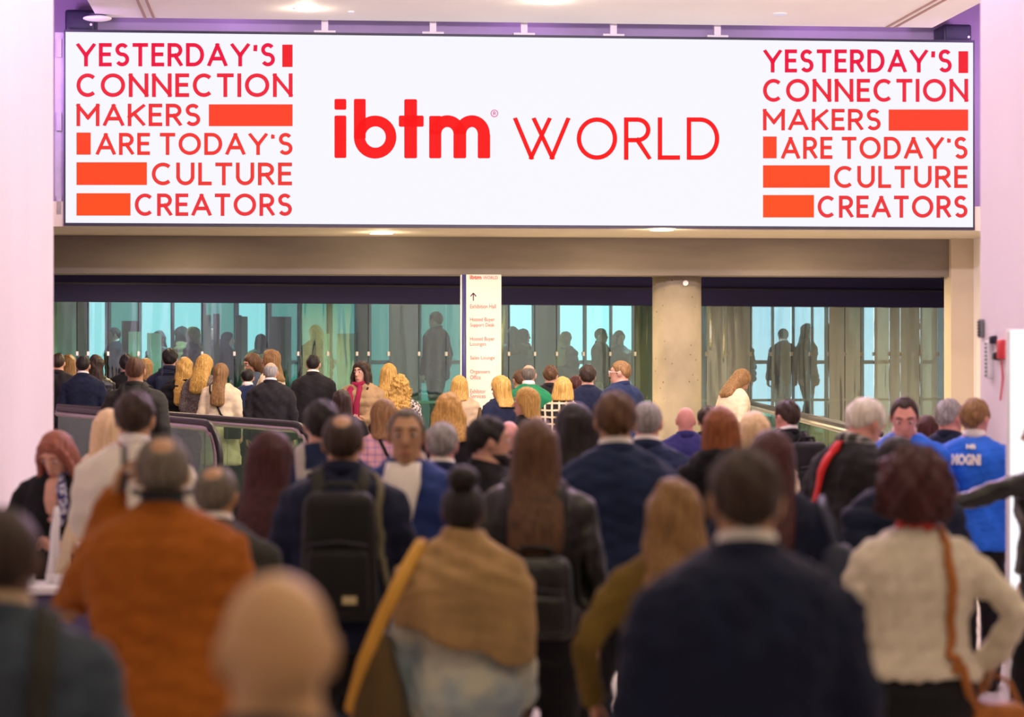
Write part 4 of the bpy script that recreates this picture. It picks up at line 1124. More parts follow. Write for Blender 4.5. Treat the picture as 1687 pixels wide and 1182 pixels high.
PEOPLE = []
SEED = [100]
def person(px, ytop, s, label, sex='m', rot=0, arms=('down', 'down'), lean=0, yaw=0, pitch=0, hair=('short', 'dark'), sk='fair', top=('suit', 'navy'),
           collar=None, jcollar=None, bottom='trouser_k', stride=.12, girth=1.0, face=False, glasses=False, beard=None, vox=None, group=None, hw=1.0, hz=1.25, side_lean=0, skirt=None, fz=None, jc=True):
    SEED[0] += 1; sd = SEED[0]
    rig = Rig(sex, lean, yaw, pitch, side_lean)
    vox = vox or (.0115 if face else (.0165 if s < 200 else .015))
    key = (sex, lean, yaw, pitch, arms, stride, round(girth, 2), vox, side_lean)
    bm_ = body_mesh(rig, arms, stride, vox, girth, key, face)
    d = FPX/s
    z0 = floor_z(d) if fz is None else fz
    if px < 560 and 24.3 < d < 33: z0 = .27
    hm = None
    zmax = co_get(bm_)[:, 2].max()
    if hair: 
        hm = hair_mesh(rig, hair[0], sd, hw, hz, face and sex == 'f' and 140 < rot < 220); zmax = max(zmax, co_get(hm)[:, 2].max())
    hc = rig.warp(rig.head(np.array([tuple(HEADC)])))[0]
    want = HC-(ytop-CY)/s - z0
    sc = want/zmax
    r = math.radians(rot)
    off = Matrix.Rotation(r, 3, 'Z') @ Vector((hc[0]*sc, hc[1]*sc, 0))
    X = (px-CX)/s-off.x; Y = d-off.y
    if sc < .86 or sc > 1.12: print('SCALE', round(sc, 2), label)
    e = empty('person', (X, Y, z0), r, label, 'person', group); e.scale = (sc, sc, sc)
    obj('body', bm_, SKIN[sk], e)
    if hm: obj('hair', hm, HAIR[hair[1]], e)
    tm = None
    if top:
        tm = top_mesh(rig, arms, top[0], .0185 if s < 200 else .0155, girth, sd)
        obj({'suit': 'jacket', 'coat': 'coat', 'sweater': 'sweater', 'tshirt': 't_shirt', 'shirt': 'shirt', 'short': 'blouse', 'puffer': 'padded_jacket', 'kimono': 'kimono_jacket', 'leather': 'leather_jacket', 'cape': 'cape'}[top[0]], tm, CL[top[1]], e)
    if collar: obj('shirt_collar', collar_mesh(rig), CL[collar], e)
    if jc and (jcollar or top and top[0] in ('suit', 'coat', 'leather', 'puffer')):
        obj('jacket_collar', collar_mesh(rig, .081, 1.462, 1.515 if not jcollar else 1.53, .020, .012, 1.14), CL[jcollar or top[1]], e)
    obj('trousers', trouser_mesh(rig, stride, girth), CL[bottom], e)
    for sd_ in (-1, 1): obj('shoe', shoe_mesh(stride, sd_, sex), CL['shoe'], e)
    if face: head_bits(rig, e, sex, glasses, beard, hair[1] if hair and hair[1] != 'white' else 'grey')
    info = dict(e=e, rig=rig, sc=sc, top=tm, X=X, Y=Y, z0=z0, rot=r, s=s)
    PEOPLE.append(info)
    return info
def bvh(me): return BVHTree.FromPolygons([v.co for v in me.vertices], [tuple(p.vertices) for p in me.polygons])
def carried(info, name, base, label, cat, group=None):
    """a bag worn or held: a thing of its own whose frame follows the wearer"""
    M = Matrix.Translation((info['X'], info['Y'], info['z0'])) @ Matrix.Rotation(info['rot'], 4, 'Z') @ Matrix.Scale(info['sc'], 4)
    b_ = Vector(info['rig'].warp(np.array([base]))[0])
    e = empty(name, M @ b_, info['rot'], label, cat, group); e.scale = (info['sc'],)*3
    e['_b'] = 0
    del e['_b']
    def put(nm, V, F, mat, parent=None, warp=True, smooth=True):
        a = np.array([tuple(p) for p in V])
        if warp: a = info['rig'].warp(a)
        return obj(nm, mesh_of(nm, a-np.array(b_), F, smooth), mat, parent or e)
    return e, put
def ribbon(info, pts, width, off=.006, n=6, wvec=None):
    """strap that lies on the garment: points are snapped to the shell"""
    B = bvh(info['top']); rig = info['rig']
    pts = [Vector(p) for p in rig.warp(np.array(pts))]
    fine = []
    for i in range(len(pts)-1):
        for k in range(n): fine.append(pts[i].lerp(pts[i+1], k/n))
    fine.append(pts[-1])
    out = []
    for p in fine:
        loc, nor, idx, dist = B.find_nearest(p)
        out.append((loc+nor*off, nor))
    V, F = [], []
    for i, (p, nor) in enumerate(out):
        t = (out[min(i+1, len(out)-1)][0]-out[max(i-1, 0)][0]).normalized(); sd_ = t.cross(nor).normalized()
        for a_, b_ in ((-1, 0), (1, 0), (1, 1), (-1, 1)): V.append(p+sd_*a_*width/2+nor*(b_*.006))
    for i in range(len(out)-1):
        for k in range(4): F.append((i*4+k, i*4+(k+1) % 4, (i+1)*4+(k+1) % 4, (i+1)*4+k))
    return V, F
def backpack(info, label, mat='blackbag', strap=None, w_=.30, h_=.46, dpt=.15, z0=.98, logo=None, group=None, x0=0.0):
    bk = (.118 if info['rig'].sex == 'm' else .112)+.02
    e, put = carried(info, 'backpack', (x0, -bk-.05, z0), label, 'backpack', group)
    sm = strap or mat
    def rb(x0_, x1_, y0, y1, z0_, z1, r, nm, m_, taper=0):
        me = bevel_box(x0_, x1_, y0, y1, z0_, z1, r, 4); a = co_get(me)
        t = (a[:, 2]-z0_)/(z1-z0_); a[:, 0] = (a[:, 0]-x0)*(1-taper*t)+x0
        put(nm, [Vector(p) for p in a], [tuple(p.vertices) for p in me.polygons], m_); bpy.data.meshes.remove(me)
    rb(x0-w_/2, x0+w_/2, -bk-dpt, -bk+.005, z0, z0+h_, .055, 'pack_body', CL[mat], .12)
    rb(x0-w_*.40, x0+w_*.40, -bk-dpt-.035, -bk-dpt+.03, z0+.03, z0+h_*.56, .03, 'front_pocket', CL[mat], .06)
    V, F = [], []; chain(V, F, [(x0-.07, -bk-.05, z0+h_-.012), (x0-.05, -bk-.06, z0+h_+.03), (x0+.05, -bk-.06, z0+h_+.03), (x0+.07, -bk-.05, z0+h_-.012)], [.010]*4, 8); put('grab_handle', V, F, CL[sm])
    V, F = [], []; chain(V, F, [(x0-w_*.36, -bk-dpt-.028, z0+h_*.60), (x0, -bk-dpt-.012, z0+h_*.625), (x0+w_*.36, -bk-dpt-.028, z0+h_*.60)], [.005]*3, 6); put('zip', V, F, M_DARKMETAL)
    for s_ in (-1, 1):
        V, F = ribbon(info, [(x0+s_*.08, -bk-.02, z0+h_-.03), (x0+s_*.095, -.08, 1.50), (x0+s_*.10, 0, 1.52), (x0+s_*.105, .10, 1.42), (s_*.125, .16, 1.25), (s_*.16, .08, 1.08)], .055 if strap is None else .05)
        put('shoulder_strap', V, F, CL[sm], warp=False)
    if logo:
        V, F = [], []; lbox(x0+.02, x0+.075, -bk-dpt-.040, -bk-dpt-.033, z0+.075, z0+.105, V, F); put('metal_badge', V, F, plain('badge_gold', (.55, .46, .25), .4), smooth=False)
    return e
# ------------------------------------------------------------------ who stands where (pixel column of the head, head top, pixels per metre at that distance)
D = 'down'
# far left, by the walkway
person(96, 582, 135, 'person in dark coat and ochre trousers half hidden by the left wall', 'm', 0, hair=('short', 'dark'), top=('suit', 'charcoal'), bottom='ochre', stride=.1)
person(113, 584, 128, 'woman with light brown hair and blue denim jacket beside the left wall', 'f', 0, hair=('bob', 'ltbrown'), top=('suit', 'bluedenim'), hz=1.44)
person(137, 586, 142, 'dark-haired man in navy blazer with pale collar at far left', 'm', 0, hair=('short', 'black'), top=('suit', 'navy'), collar='collarw')
person(158, 584, 140, 'woman with long dark hair and black leather jacket at far left', 'f', -6, hair=('wavy', 'dark'), top=('leather', 'leather'), hz=1.30)
person(209, 583, 138, 'dark-haired person in black behind the man with shoulder straps', 'm', 8, hair=('thick', 'black'), top=('coat', 'black'))
p = person(223, 588, 184, 'short-haired man in dark grey jacket with backpack, arm hanging past the handrail', 'm', 0, (('front'), ('walk')), hair=('receding', 'brown'), top=('suit', 'oliveblk'), sk='tan')
backpack(p, 'dark backpack on the short-haired man beside the walkway', 'oliveblk', w_=.26, h_=.40)
person(240, 590, 133, 'light-haired woman mostly hidden behind the man with shoulder straps', 'f', -10, hair=('long', 'ltbrown'), top=('coat', 'black'))
p = person(280, 573, 140, 'tall dark-haired man wearing a navy rucksack near the walkway', 'm', 4, hair=('thick', 'black'), top=('suit', 'navy'), jcollar='navy')
backpack(p, 'navy rucksack with pale reflective strip on the tall man', 'navybag', w_=.32, h_=.48, z0=.95)
person(304, 588, 142, 'woman with long wavy blond hair and puffy black coat', 'f', 0, hair=('wavy', 'blond'), top=('puffer', 'black'), hz=1.16, hw=1.05)
person(337, 583, 145, 'blond woman in grey tweed coat looking down', 'f', -20, (D, 'front'), hair=('long', 'blond'), top=('coat', 'tweed'), pitch=18, hz=1.28)
p = person(364, 598, 148, 'woman with long straight blond hair and cream coat with a black bag', 'f', -10, hair=('straight', 'ltbrown'), top=('coat', 'cream'), hz=1.22, hw=.8)
e, put = carried(p, 'shoulder_bag', (.20, -.16, .86), 'small black bag hanging on the cream coat', 'bag')
V, F = ribbon(p, [(-.10, 0, 1.52), (-.10, -.14, 1.40), (0, -.20, 1.2), (.14, -.2, 1.0)], .022); put('strap', V, F, CL['blackbag'], warp=False)
me = bevel_box(.10, .30, -.24, -.15, .84, 1.0, .025); put('pouch', [v.co.copy() for v in me.vertices], [tuple(q.vertices) for q in me.polygons], CL['blackbag'])
person(408, 607, 141, 'short dark-haired person in navy sweater holding something up', 'm', 6, ('phone', D), hair=('short', 'black'), top=('sweater', 'navy2'), collar='collarw', lean=4)
person(416, 581, 136, 'brown-haired woman in grey denim turned to her left looking down', 'f', 120, ('front', 'front'), hair=('long', 'brown'), top=('suit', 'bluedenim'), face=True, pitch=18, hz=1.34)
person(447, 575, 138, 'woman with wavy brown hair and white jacket facing left', 'f', 70, ('front', D), hair=('wavy', 'ltbrown'), top=('coat', 'cream'), face=True, hz=1.36)
person(446, 598, 156, 'bald man in dark pinstripe suit seen from behind', 'm', 0, hair=('ring', 'grey'), top=('suit', 'charcoal'), collar='collarw', girth=1.05)
person(516, 584, 142, 'man with thinning dark hair and black suit standing by the pale doors', 'm', 0, hair=('receding', 'black'), top=('suit', 'charcoal'), collar='collarw')
p = person(596, 594, 145, 'dark-haired woman with crimson scarf and quilted tan coat facing the camera', 'f', 160, ('front', D), hair=('wavy', 'dark'), top=('puffer', 'tanpuffer'), face=True, yaw=-8, hz=1.40, hw=.95)
V, F = [], []
chain(V, F, [(.075, .02, 1.49), (.085, .12, 1.42), (.07, .185, 1.28), (.065, .20, 1.05), (.06, .20, .82)], [.035, .04, .045, .05, .05], 10, flat=.5)
chain(V, F, [(-.06, .05, 1.49), (0, .09, 1.47), (.075, .06, 1.48)], [.03, .035, .03], 10)
chain(V, F, [(-.03, .12, 1.45), (-.02, .185, 1.28), (-.02, .20, 1.0)], [.03, .035, .035], 10, flat=.5)
obj('scarf', mesh_of('scarf', V, F), CL['magenta'], p['e'])
person(563, 641, 185, 'woman with long dark brown hair and black coat in front of the walkway end', 'f', 0, hair=('long', 'dark'), top=('coat', 'black'), hz=1.22)
person(641, 598, 142, 'woman with straight blond hair and black leather jacket behind the curly blond', 'f', -10, hair=('straight', 'blond'), top=('leather', 'leather'), hz=1.26)
person(659, 615, 150, 'woman with long curly blond hair and spotted jacket', 'f', -5, hair=('curly', 'blond'), top=('suit', 'spots'), hz=1.22, hw=1.25)
# centre, in front of the sign and glazing
p = person(757, 618, 148, 'blond woman in beige coat with brown shoulder bag before the cream sign', 'f', -4, hair=('bob', 'blond'), top=('coat', 'beige'), hz=1.45, hw=1.05)
e, put = carried(p, 'shoulder_bag', (.24, -.12, .95), 'brown shoulder bag on the blond woman in beige', 'bag')
V, F = ribbon(p, [(-.06, -.14, 1.30), (.06, -.18, 1.18), (.16, -.16, 1.08)], .03); put('strap', V, F, CL['brownbag'], warp=False)
V, F = [], []; loft(V, F, [(Vector((.25, -.06, z)), Vector((a_, 0, 0)), Vector((0, b_, 0))) for z, a_, b_ in ((.92, .05, .10), (1.0, .06, .12), (1.18, .045, .09), (1.36, .015, .03))], 14, 2.6); put('pouch', V, F, CL['brownbag'])
person(739, 645, 225, 'woman with wide wavy golden hair and black top', 'f', 0, hair=('wavy', 'blond'), top=('sweater', 'black'), hz=1.36, hw=1.35)
person(825, 618, 160, 'blond woman with glasses and navy blazer facing left', 'f', 35, hair=('bob', 'blond'), top=('suit', 'navy'), face=True, glasses=True, hz=1.40, yaw=20)
person(857, 609, 146, 'brown-haired man looking left behind the green sweater', 'm', 20, hair=('short', 'brown'), top=('suit', 'charcoal'), sk='tan')
person(871, 602, 150, 'bald man in bright green sweater with white collar', 'm', -6, hair=('ring', 'saltpepper'), top=('sweater', 'green'), collar='collarw', girth=1.08)
person(868, 637, 205, 'woman with long golden hair in profile facing left', 'f', 75, ('front', D), hair=('long', 'blond'), top=('suit', 'black'), face=True, hz=1.36)
person(907, 601, 143, 'short brown-haired man in dark jacket between green sweater and navy suit', 'm', -8, hair=('crop', 'brown'), top=('suit', 'charcoal'))
person(927, 620, 163, 'woman with short blond bob and black and cream lattice jacket', 'f', 0, hair=('bob', 'blond'), top=('suit', 'lattice'), hz=1.50, hw=1.12)
person(949, 618, 142, 'reddish dark-haired person hidden behind the lattice jacket', 'f', 0, hair=('bob', 'redbrown'), top=('coat', 'black'))
person(968, 600, 156, 'man with dark combed hair and broad black suit', 'm', 0, hair=('thick', 'dark'), top=('suit', 'navy'), girth=1.06)
person(1023, 594, 160, 'man with spectacles and navy coat turned left beside the column', 'm', 38, hair=('short', 'ltbrown'), top=('suit', 'navy2'), face=True, glasses=True, yaw=38, girth=1.1)
person(1222, 607, 150, 'ginger-blond woman in cream coat bent over right of the column', 'f', -60, ('front', 'front'), hair=('long', 'ltbrown'), top=('coat', 'cream'), lean=14, pitch=25, hz=1.36, face=True)
# middle of the crowd
p = person(1297, 658, 240, 'dark-haired man in black suit carrying a rucksack, turned left', 'm', 22, hair=('crop', 'dark'), top=('suit', 'black'), collar='collarw', sk='pink', yaw=14)
backpack(p, 'black rucksack with grey top strap on the dark-haired man at right', 'blackbag', w_=.30, h_=.44, z0=1.0, x0=.05)
person(1130, 672, 222, 'bald pink-headed man in violet blue suit before the column', 'm', 0, hair=None, top=('suit', 'teal'), sk='pink')
person(1166, 668, 215, 'dark-haired person behind the auburn woman near the column', 'm', 0, hair=('thick', 'dark'), top=('suit', 'black'))
p = person(1187, 668, 338, 'woman with smooth auburn hair and thick black fur collar', 'f', 0, hair=('straight', 'auburn'), top=('coat', 'black'), hz=1.46, hw=1.0)
V, F = [], []
loft(V, F, [(Vector((0, y, z)), Vector((a_, 0, 0)), Vector((0, b_, 0))) for z, a_, b_, y in ((1.34, .15, .12, -.02), (1.38, .185, .145, -.02), (1.44, .175, .135, -.025), (1.50, .125, .11, -.03), (1.525, .09, .085, -.03))], 24, 2.2)
me = remesh(V, F, .018, 2, 'fur'); folds(me, .012, 9); obj('fur_collar', me, CL['black'], p['e'])
person(1243, 677, 305, 'woman with pale straight hair in cream behind the navy suit', 'f', 0, hair=('straight', 'pale'), top=('coat', 'cream'), hz=1.40)
p = person(1272, 707, 440, 'woman with long dark red hair and navy coat right of the navy suit', 'f', -14, ('front', 'front'), hair=('long', 'redbrown'), top=('coat', 'navy'), hz=1.24, lean=6)
e, put = carried(p, 'shoulder_bag', (.28, -.06, .98), 'large navy shoulder bag on the woman with dark red hair', 'bag')
V, F = [], []; loft(V, F, [(Vector((.27, -.06, z)), Vector((a_, 0, 0)), Vector((0, b_, 0))) for z, a_, b_ in ((.98, .05, .13), (1.02, .085, .17), (1.16, .09, .17), (1.27, .06, .13), (1.30, .03, .10))], 20, 2.6); put('pouch', V, F, CL['navybag'])
V, F = [], []; chain(V, F, [(.27, -.16, 1.28), (.21, -.08, 1.42), (.19, 0, 1.48), (.22, .06, 1.40), (.27, .06, 1.28)], [.016]*5, 8, flat=.5); put('strap', V, F, CL['navybag'])
person(1066, 661, 312, 'balding grey-haired man in blue suit with white collar', 'm', -8, hair=('receding', 'grey'), top=('suit', 'navy2'), collar='collarw')
person(1014, 642, 395, 'tall brown-haired man in broad navy suit at the centre', 'm', 3, hair=('crop', 'brown'), top=('suit', 'navy2'), collar='collarw', sk='tan', girth=1.08)
person(947, 662, 345, 'woman with sleek black hair left of the tall navy suit', 'f', 20, hair=('straight', 'black'), top=('coat', 'navy'), hz=1.38, hw=1.1, yaw=12)
p = person(882, 688, 430, 'woman with long straight brown hair and black leather jacket', 'f', 0, ('pocket', D), hair=('straight', 'brown'), top=('leather', 'leather'), hz=1.20, hw=.98, girth=1.05)
backpack(p, 'black leather backpack with loose drawstrings under the long brown hair', 'leather', w_=.30, h_=.32, z0=.90, dpt=.14)
p = person(803, 683, 358, 'bearded dark-haired man in black suit in profile to the right', 'm', -62, hair=('crop', 'black'), top=('suit', 'black'), face=True, beard='black', yaw=-12)
person(728, 694, 335, 'grey-haired man in dark blue suit looking down left of the bun', 'm', -4, hair=('crop', 'grey'), top=('suit', 'navy2'), collar='collarw', sk='pink')
person(838, 695, 260, 'bald pink-headed person mostly hidden by the bearded man', 'm', 0, hair=None, top=('suit', 'black'), sk='pink')
p = person(670, 672, 382, 'man in blue suit and open white shirt walking towards the camera', 'm', 172, hair=('receding', 'saltpepper'), top=('suit', 'blue'), sk='tan', face=True, yaw=8, girth=1.02, jc=False)
B = bvh(p['top']); V, F = [], []
for i, z in enumerate(np.linspace(1.50, 1.04, 12)):
    wd = np.interp(z, [1.04, 1.42, 1.515], [.012, .085, .072])
    for x in np.linspace(-wd, wd, 7):
        h_ = B.ray_cast(Vector((x, .6, z)), Vector((0, -1, 0)))
        V.append(Vector((x, (h_[0].y if h_[0] else .1)+.015, z)))
for i in range(11):
    for k in range(6): F.append((i*7+k, i*7+k+1, (i+1)*7+k+1, (i+1)*7+k))
sh_ = obj('shirt_front', mesh_of('shirt', V, F), CL['collarw'], p['e'])
md = sh_.modifiers.new('thick', 'SOLIDIFY'); md.thickness = .008
obj('shirt_collar', collar_mesh(p['rig'], .082, 1.455, 1.508, .042), CL['collarw'], p['e'])
p = person(632, 656, 235, 'woman with streaked brown hair and pink plaid jacket', 'f', 10, hair=('bob', 'ltbrown'), top=('suit', 'plaid'), hz=1.46, yaw=15)
V, F = ribbon(p, [(-.07, -.05, 1.5), (0, -.18, 1.35), (.12, -.17, 1.15), (.18, -.10, 1.0)], .022); obj('camera_strap', mesh_of('strap', V, F), CL['blackbag'], p['e'])
V, F = [], []; ellipsoid(V, F, (-.045, .055, 1.55), (.05, .055, .05)); obj('face_mask', mesh_of('mask', p['rig'].head(np.array([tuple(q) for q in V])), F), CL['black'], p['e'])
p = person(530, 656, 345, 'black-haired man in blue jacket with pale grey shoulder straps', 'm', 0, hair=('crop', 'black'), top=('suit', 'navy2'))
backpack(p, 'pale-strapped backpack on the black-haired man in blue', 'slate', 'greystrap', w_=.28, h_=.42, z0=.95)
p = person(565, 682, 415, 'man with bald crown and navy jacket carrying a big black backpack', 'm', 0, hair=('spot', 'dark'), top=('suit', 'navy'), sk='tan', girth=1.14, jcollar='navy')
backpack(p, 'big black backpack with front pocket and gold badge in the crowd centre left', 'blackbag', 'oliveblk', w_=.31, h_=.50, z0=.93, logo=True)
V, F = ribbon(p, [(.13, 0, 1.52), (.15, -.16, 1.35), (.19, -.18, 1.18), (.23, -.12, 1.0)], .03); obj('tote_strap', mesh_of('strap', V, F), CL['khaki'], p['e'])
person(447, 708, 400, 'woman with long dark red hair and black coat behind the rust coat', 'f', -16, hair=('long', 'redbrown'), top=('coat', 'black'), hz=1.24, yaw=-10)
p = person(222, 641, 375, 'tall dark-haired man in white shirt at left', 'm', -3, (((.225, .03, 1.15), (.12, .24, 1.10), (-.45, .9, .1), (-.3, 0, 1)), D), hair=('crop', 'dark'), top=('shirt', 'whiteshirt'), collar='collarw', sk='tan', girth=1.05)
person(180, 673, 300, 'woman with long pale blond hair behind the white shirt', 'f', 0, hair=('straight', 'pale'), top=('coat', 'cream'), hz=1.2)
RED_ARM = ((.31, .04, 1.17), (.11, .24, 1.12), (-.6, .8, .1), (-.3, 0, 1))
p = person(92, 708, 330, 'red-haired woman in black kimono jacket looking down at the left desk', 'f', 170, (RED_ARM, RED_ARM), hair=('long', 'red'), top=('kimono', 'black'), pitch=26, face=True, hz=1.38, lean=6, yaw=-6, vox=.0105)
V, F = [], []
chain(V, F, [(.060*math.cos(t), -.012+.066*math.sin(t), 1.495-.02*math.sin(t)) for t in np.linspace(0, 6.28, 20)], [.02]*20, 8, False)
chain(V, F, [(-.02, .06, 1.48), (-.045, .12, 1.42), (-.07, .16, 1.33), (-.05, .17, 1.24)], [.024, .03, .028, .02], 8)
obj('neck_scarf', mesh_of('scarf', p['rig'].warp(np.array([tuple(q) for q in V])), F), CL['polka'], p['e'])
for s_ in (-1, 1):
    V, F = [], []
    sh, E, Wr, Dd, N = arm_pts('f', RED_ARM, s_)
    chain(V, F, [E.lerp(Wr, .0), E.lerp(Wr, .4), E.lerp(Wr, .8), Wr], [.062, .078, .066, .036], 12)
    me = remesh([Vector(q) for q in p['rig'].warp(np.array([tuple(q) for q in V]))], F, .014, 3, 'sleeve'); folds(me, .005, 3); obj('sweater_sleeve', me, CL['beige'], p['e'])
V, F = [], []; chain(V, F, [(0, .10, 1.44), (0, .145, 1.36), (0, .155, 1.26)], [.05, .045, .025], 12, flat=.55); obj('neckline', mesh_of('neck', p['rig'].warp(np.array([tuple(q) for q in V])), F), SKIN['fair'], p['e'])
# right-hand group
p = person(1425, 654, 330, 'white-haired man with checked scarf and red strap bending forward', 'm', -52, ('front', 'front'), hair=('thick', 'white'), top=('suit', 'charcoal'), lean=16, sk='pink', face=True, pitch=10)
V, F = [], []; chain(V, F, [(.072*math.cos(t), -.012+.074*math.sin(t), 1.50-.01*math.sin(t)) for t in np.linspace(0, 6.28, 22)], [.034]*22, 10, False); obj('scarf', mesh_of('scarf', p['rig'].warp(np.array([tuple(q) for q in V])), F), CL['check'], p['e'])
e, put = carried(p, 'shoulder_bag', (-.25, -.05, .88), 'bag with bright red strap on the white-haired man', 'bag')
V, F = ribbon(p, [(.0, .18, 1.2), (.04, .16, 1.40), (.03, .02, 1.54), (-.02, -.10, 1.44), (-.08, -.2, 1.25), (-.16, -.17, 1.05), (-.2, -.12, .98)], .055, n=8); put('strap', V, F, CL['redstrap'], warp=False)
me = bevel_box(-.36, -.25, -.20, .10, .80, 1.04, .03); put('pouch', [v.co.copy() for v in me.vertices], [tuple(q.vertices) for q in me.polygons], CL['redstrap'])
person(1490, 653, 286, 'man in royal blue shirt with white collar facing the camera, looking down', 'm', 172, ('front', 'front'), hair=('receding', 'dark'), top=('tshirt', 'royal'), collar='collarw', sk='pink', face=True, pitch=22)
person(1527, 683, 225, 'dark red-haired person glimpsed between the blue shirts', 'f', 0, hair=('bob', 'redbrown'), top=('coat', 'black'))
person(1564, 656, 255, 'grey-haired man in navy jacket turned right behind the blue shirt', 'm', -28, hair=('crop', 'grey'), top=('suit', 'navy'), sk='pink', yaw=-22)
p = person(1606, 655, 282, 'fair short-haired man in royal blue T-shirt with white lettering on the back', 'm', -14, (D, 'front'), hair=('crop', 'ltbrown'), top=('tshirt', 'royal'), collar='collarw', sk='pink', yaw=-24, girth=1.1)
B = bvh(p['top'])
def on_back(info, Bv, txt, x0, x1, z0, z1, mat, bold):
    a, Fs = bfont(txt, bold); mn, mxx = a.min(0), a.max(0); V = []
    for q in a:
        x = x0+(q[0]-mn[0])/(mxx[0]-mn[0])*(x1-x0); z = z0+(q[1]-mn[1])/(mxx[1]-mn[1])*(z1-z0)
        h_ = Bv.ray_cast(Vector((x, -.6, z)), Vector((0, 1, 0)))
        V.append(Vector((x, (h_[0].y if h_[0] else -.14)-.006, z)))
    obj('printed_text', mesh_of('t', V, Fs, False), mat, info['e'])
on_back(p, B, 'MOGNI', -.125, .045, 1.345, 1.41, CL['collarw'], .06)
on_back(p, B, 'NB', -.04, .015, 1.44, 1.467, CL['collarw'], .06)
p = person(1478, 717, 400, 'dark-haired person in navy padded jacket half hidden by the curly-haired woman', 'm', 20, ('front', 'front'), hair=('short', 'black'), top=('puffer', 'navy'), lean=8)
p = person(1724, 668, 345, 'person in black leather reaching in from the right edge', 'f', 88, (((.27, .22, 1.36), (.28, .47, 1.28), (0, 1, -.1), (1, 0, 0)), D), hair=('long', 'dark'), top=('leather', 'leather'))
# foreground
p = person(268, 717, 545, 'balding grey-haired man in rust orange coat holding a phone to his ear', 'm', 2, ('ear', D), hair=('spot', 'saltpepper'), top=('suit', 'orange'), sk='tan', girth=1.16, collar='slate', yaw=5)
V, F = [], []
chain(V, F, [(.086*math.cos(t), -.012-.104*math.sin(t), 1.585) for t in np.linspace(-.3, math.pi+.3, 18)], [.010]*18, 8)
obj('neckband', mesh_of('band', p['rig'].head(np.array([tuple(q) for q in V])), F), CL['blackbag'], p['e'])
e, put = carried(p, 'phone', (-.115, .06, 1.60), 'dark phone held to the ear by the man in rust orange', 'phone')
me = bevel_box(-.128, -.118, .01, .085, 1.555, 1.70, .004, 2); put('case', [v.co.copy() for v in me.vertices], [tuple(q.vertices) for q in me.polygons], M_BLACKP)
V, F = [], []; lbox(-.1175, -.1165, .014, .081, 1.56, 1.695, V, F); put('screen', V, F, M_DARKMETAL, smooth=False)
person(355, 767, 470, 'greying man in dark olive jacket low behind the rust coat', 'm', -6, hair=('spot', 'saltpepper'), top=('suit', 'oliveblk'), sk='tan', collar='collarw')
p = person(4, 835, 790, 'dark-haired man in slate jacket at the lower left corner', 'm', 0, hair=('short', 'dark'), top=('suit', 'slate'), sk='dark', collar='beige', girth=1.06)
V, F = ribbon(p, [(.105, .05, 1.52), (.11, -.08, 1.48), (.12, -.2, 1.3), (.13, -.2, 1.1), (.14, -.18, .95)], .055); obj('bag_strap', mesh_of('strap', V, F), CL['oliveblk'], p['e'])
person(457, 946, 1230, 'bald man seen very close from behind at the bottom edge', 'm', -10, hair=None, top=('suit', 'navy'), sk='gold', yaw=26, vox=.011)
# woman with bun and shawl
p = person(763, 766, 485, 'woman with black hair bun, camel shawl and bleached denim jacket', 'f', 0, (D, D), hair=('bun', 'black'), top=('suit', 'denim'), sk='dark', girth=1.12)
V, F = [], []
R = [(1.12, .272, .182, -.012), (1.22, .278, .190, -.012), (1.30, .278, .188, -.012), (1.37, .264, .172, -.014), (1.43, .222, .145, -.018), (1.48, .150, .115, -.022), (1.52, .098, .090, -.022), (1.55, .086, .082, -.022)]
loft(V, F, [(Vector((0, y, z)), Vector((a_, 0, 0)), Vector((0, b_, 0))) for z, a_, b_, y in R], 32, 2.3)
me = remesh(V, F, .015, 3, 'shawl'); a = co_get(me)
t = np.clip((1.40-a[:, 2])/.26, 0, 1); a[:, 2] += t*(-.32*a[:, 0]-.015); 
a[:, 2] += t*.012*np.sin(a[:, 0]*28)
co_set(me, a); folds(me, .007, 21)
a = co_get(me); n = no_get(me); d_ = .006*np.sin((a[:, 2]+a[:, 0]*.45)*75)*np.clip((a[:, 2]-1.30)/.1, 0, 1); co_set(me, a+n*d_[:, None])
p['shawl'] = me
obj('shawl', me, CL['shawl'], p['e'])
info2 = dict(p); info2['top'] = me
e, put = carried(p, 'tote_bag', (-.33, -.06, .78), 'brown tote bag with yellow leather straps on the shawl woman', 'bag')
V, F = [], []; loft(V, F, [(Vector((-.315, -.04, z)), Vector((a_, 0, 0)), Vector((0, b_, 0))) for z, a_, b_ in ((.72, .10, .17), (.76, .115, .19), (.9, .10, .185), (1.06, .06, .16), (1.15, .03, .15))], 20, 3.2); put('bag_body', V, F, CL['brownbag'])
V, F = [], []; loft(V, F, [(Vector((-.315, -.04, z)), Vector((a_, 0, 0)), Vector((0, b_, 0))) for z, a_, b_ in ((.715, .104, .176), (.755, .121, .197), (.83, .115, .196))], 20, 3.2); put('leather_base', V, F, CL['yellowstrap'])
for yy in (-.15, .06):
    V, F = [], []; chain(V, F, [(-.42, yy, .88), (-.37, yy*1.25, 1.06), (-.29, yy*1.4, 1.25), (-.215, yy*1.15, 1.40), (-.16, yy*.4, 1.49)], [.026]*5, 8, flat=.4, ref=(0, 1, 0)); put('strap', V, F, CL['yellowstrap'])
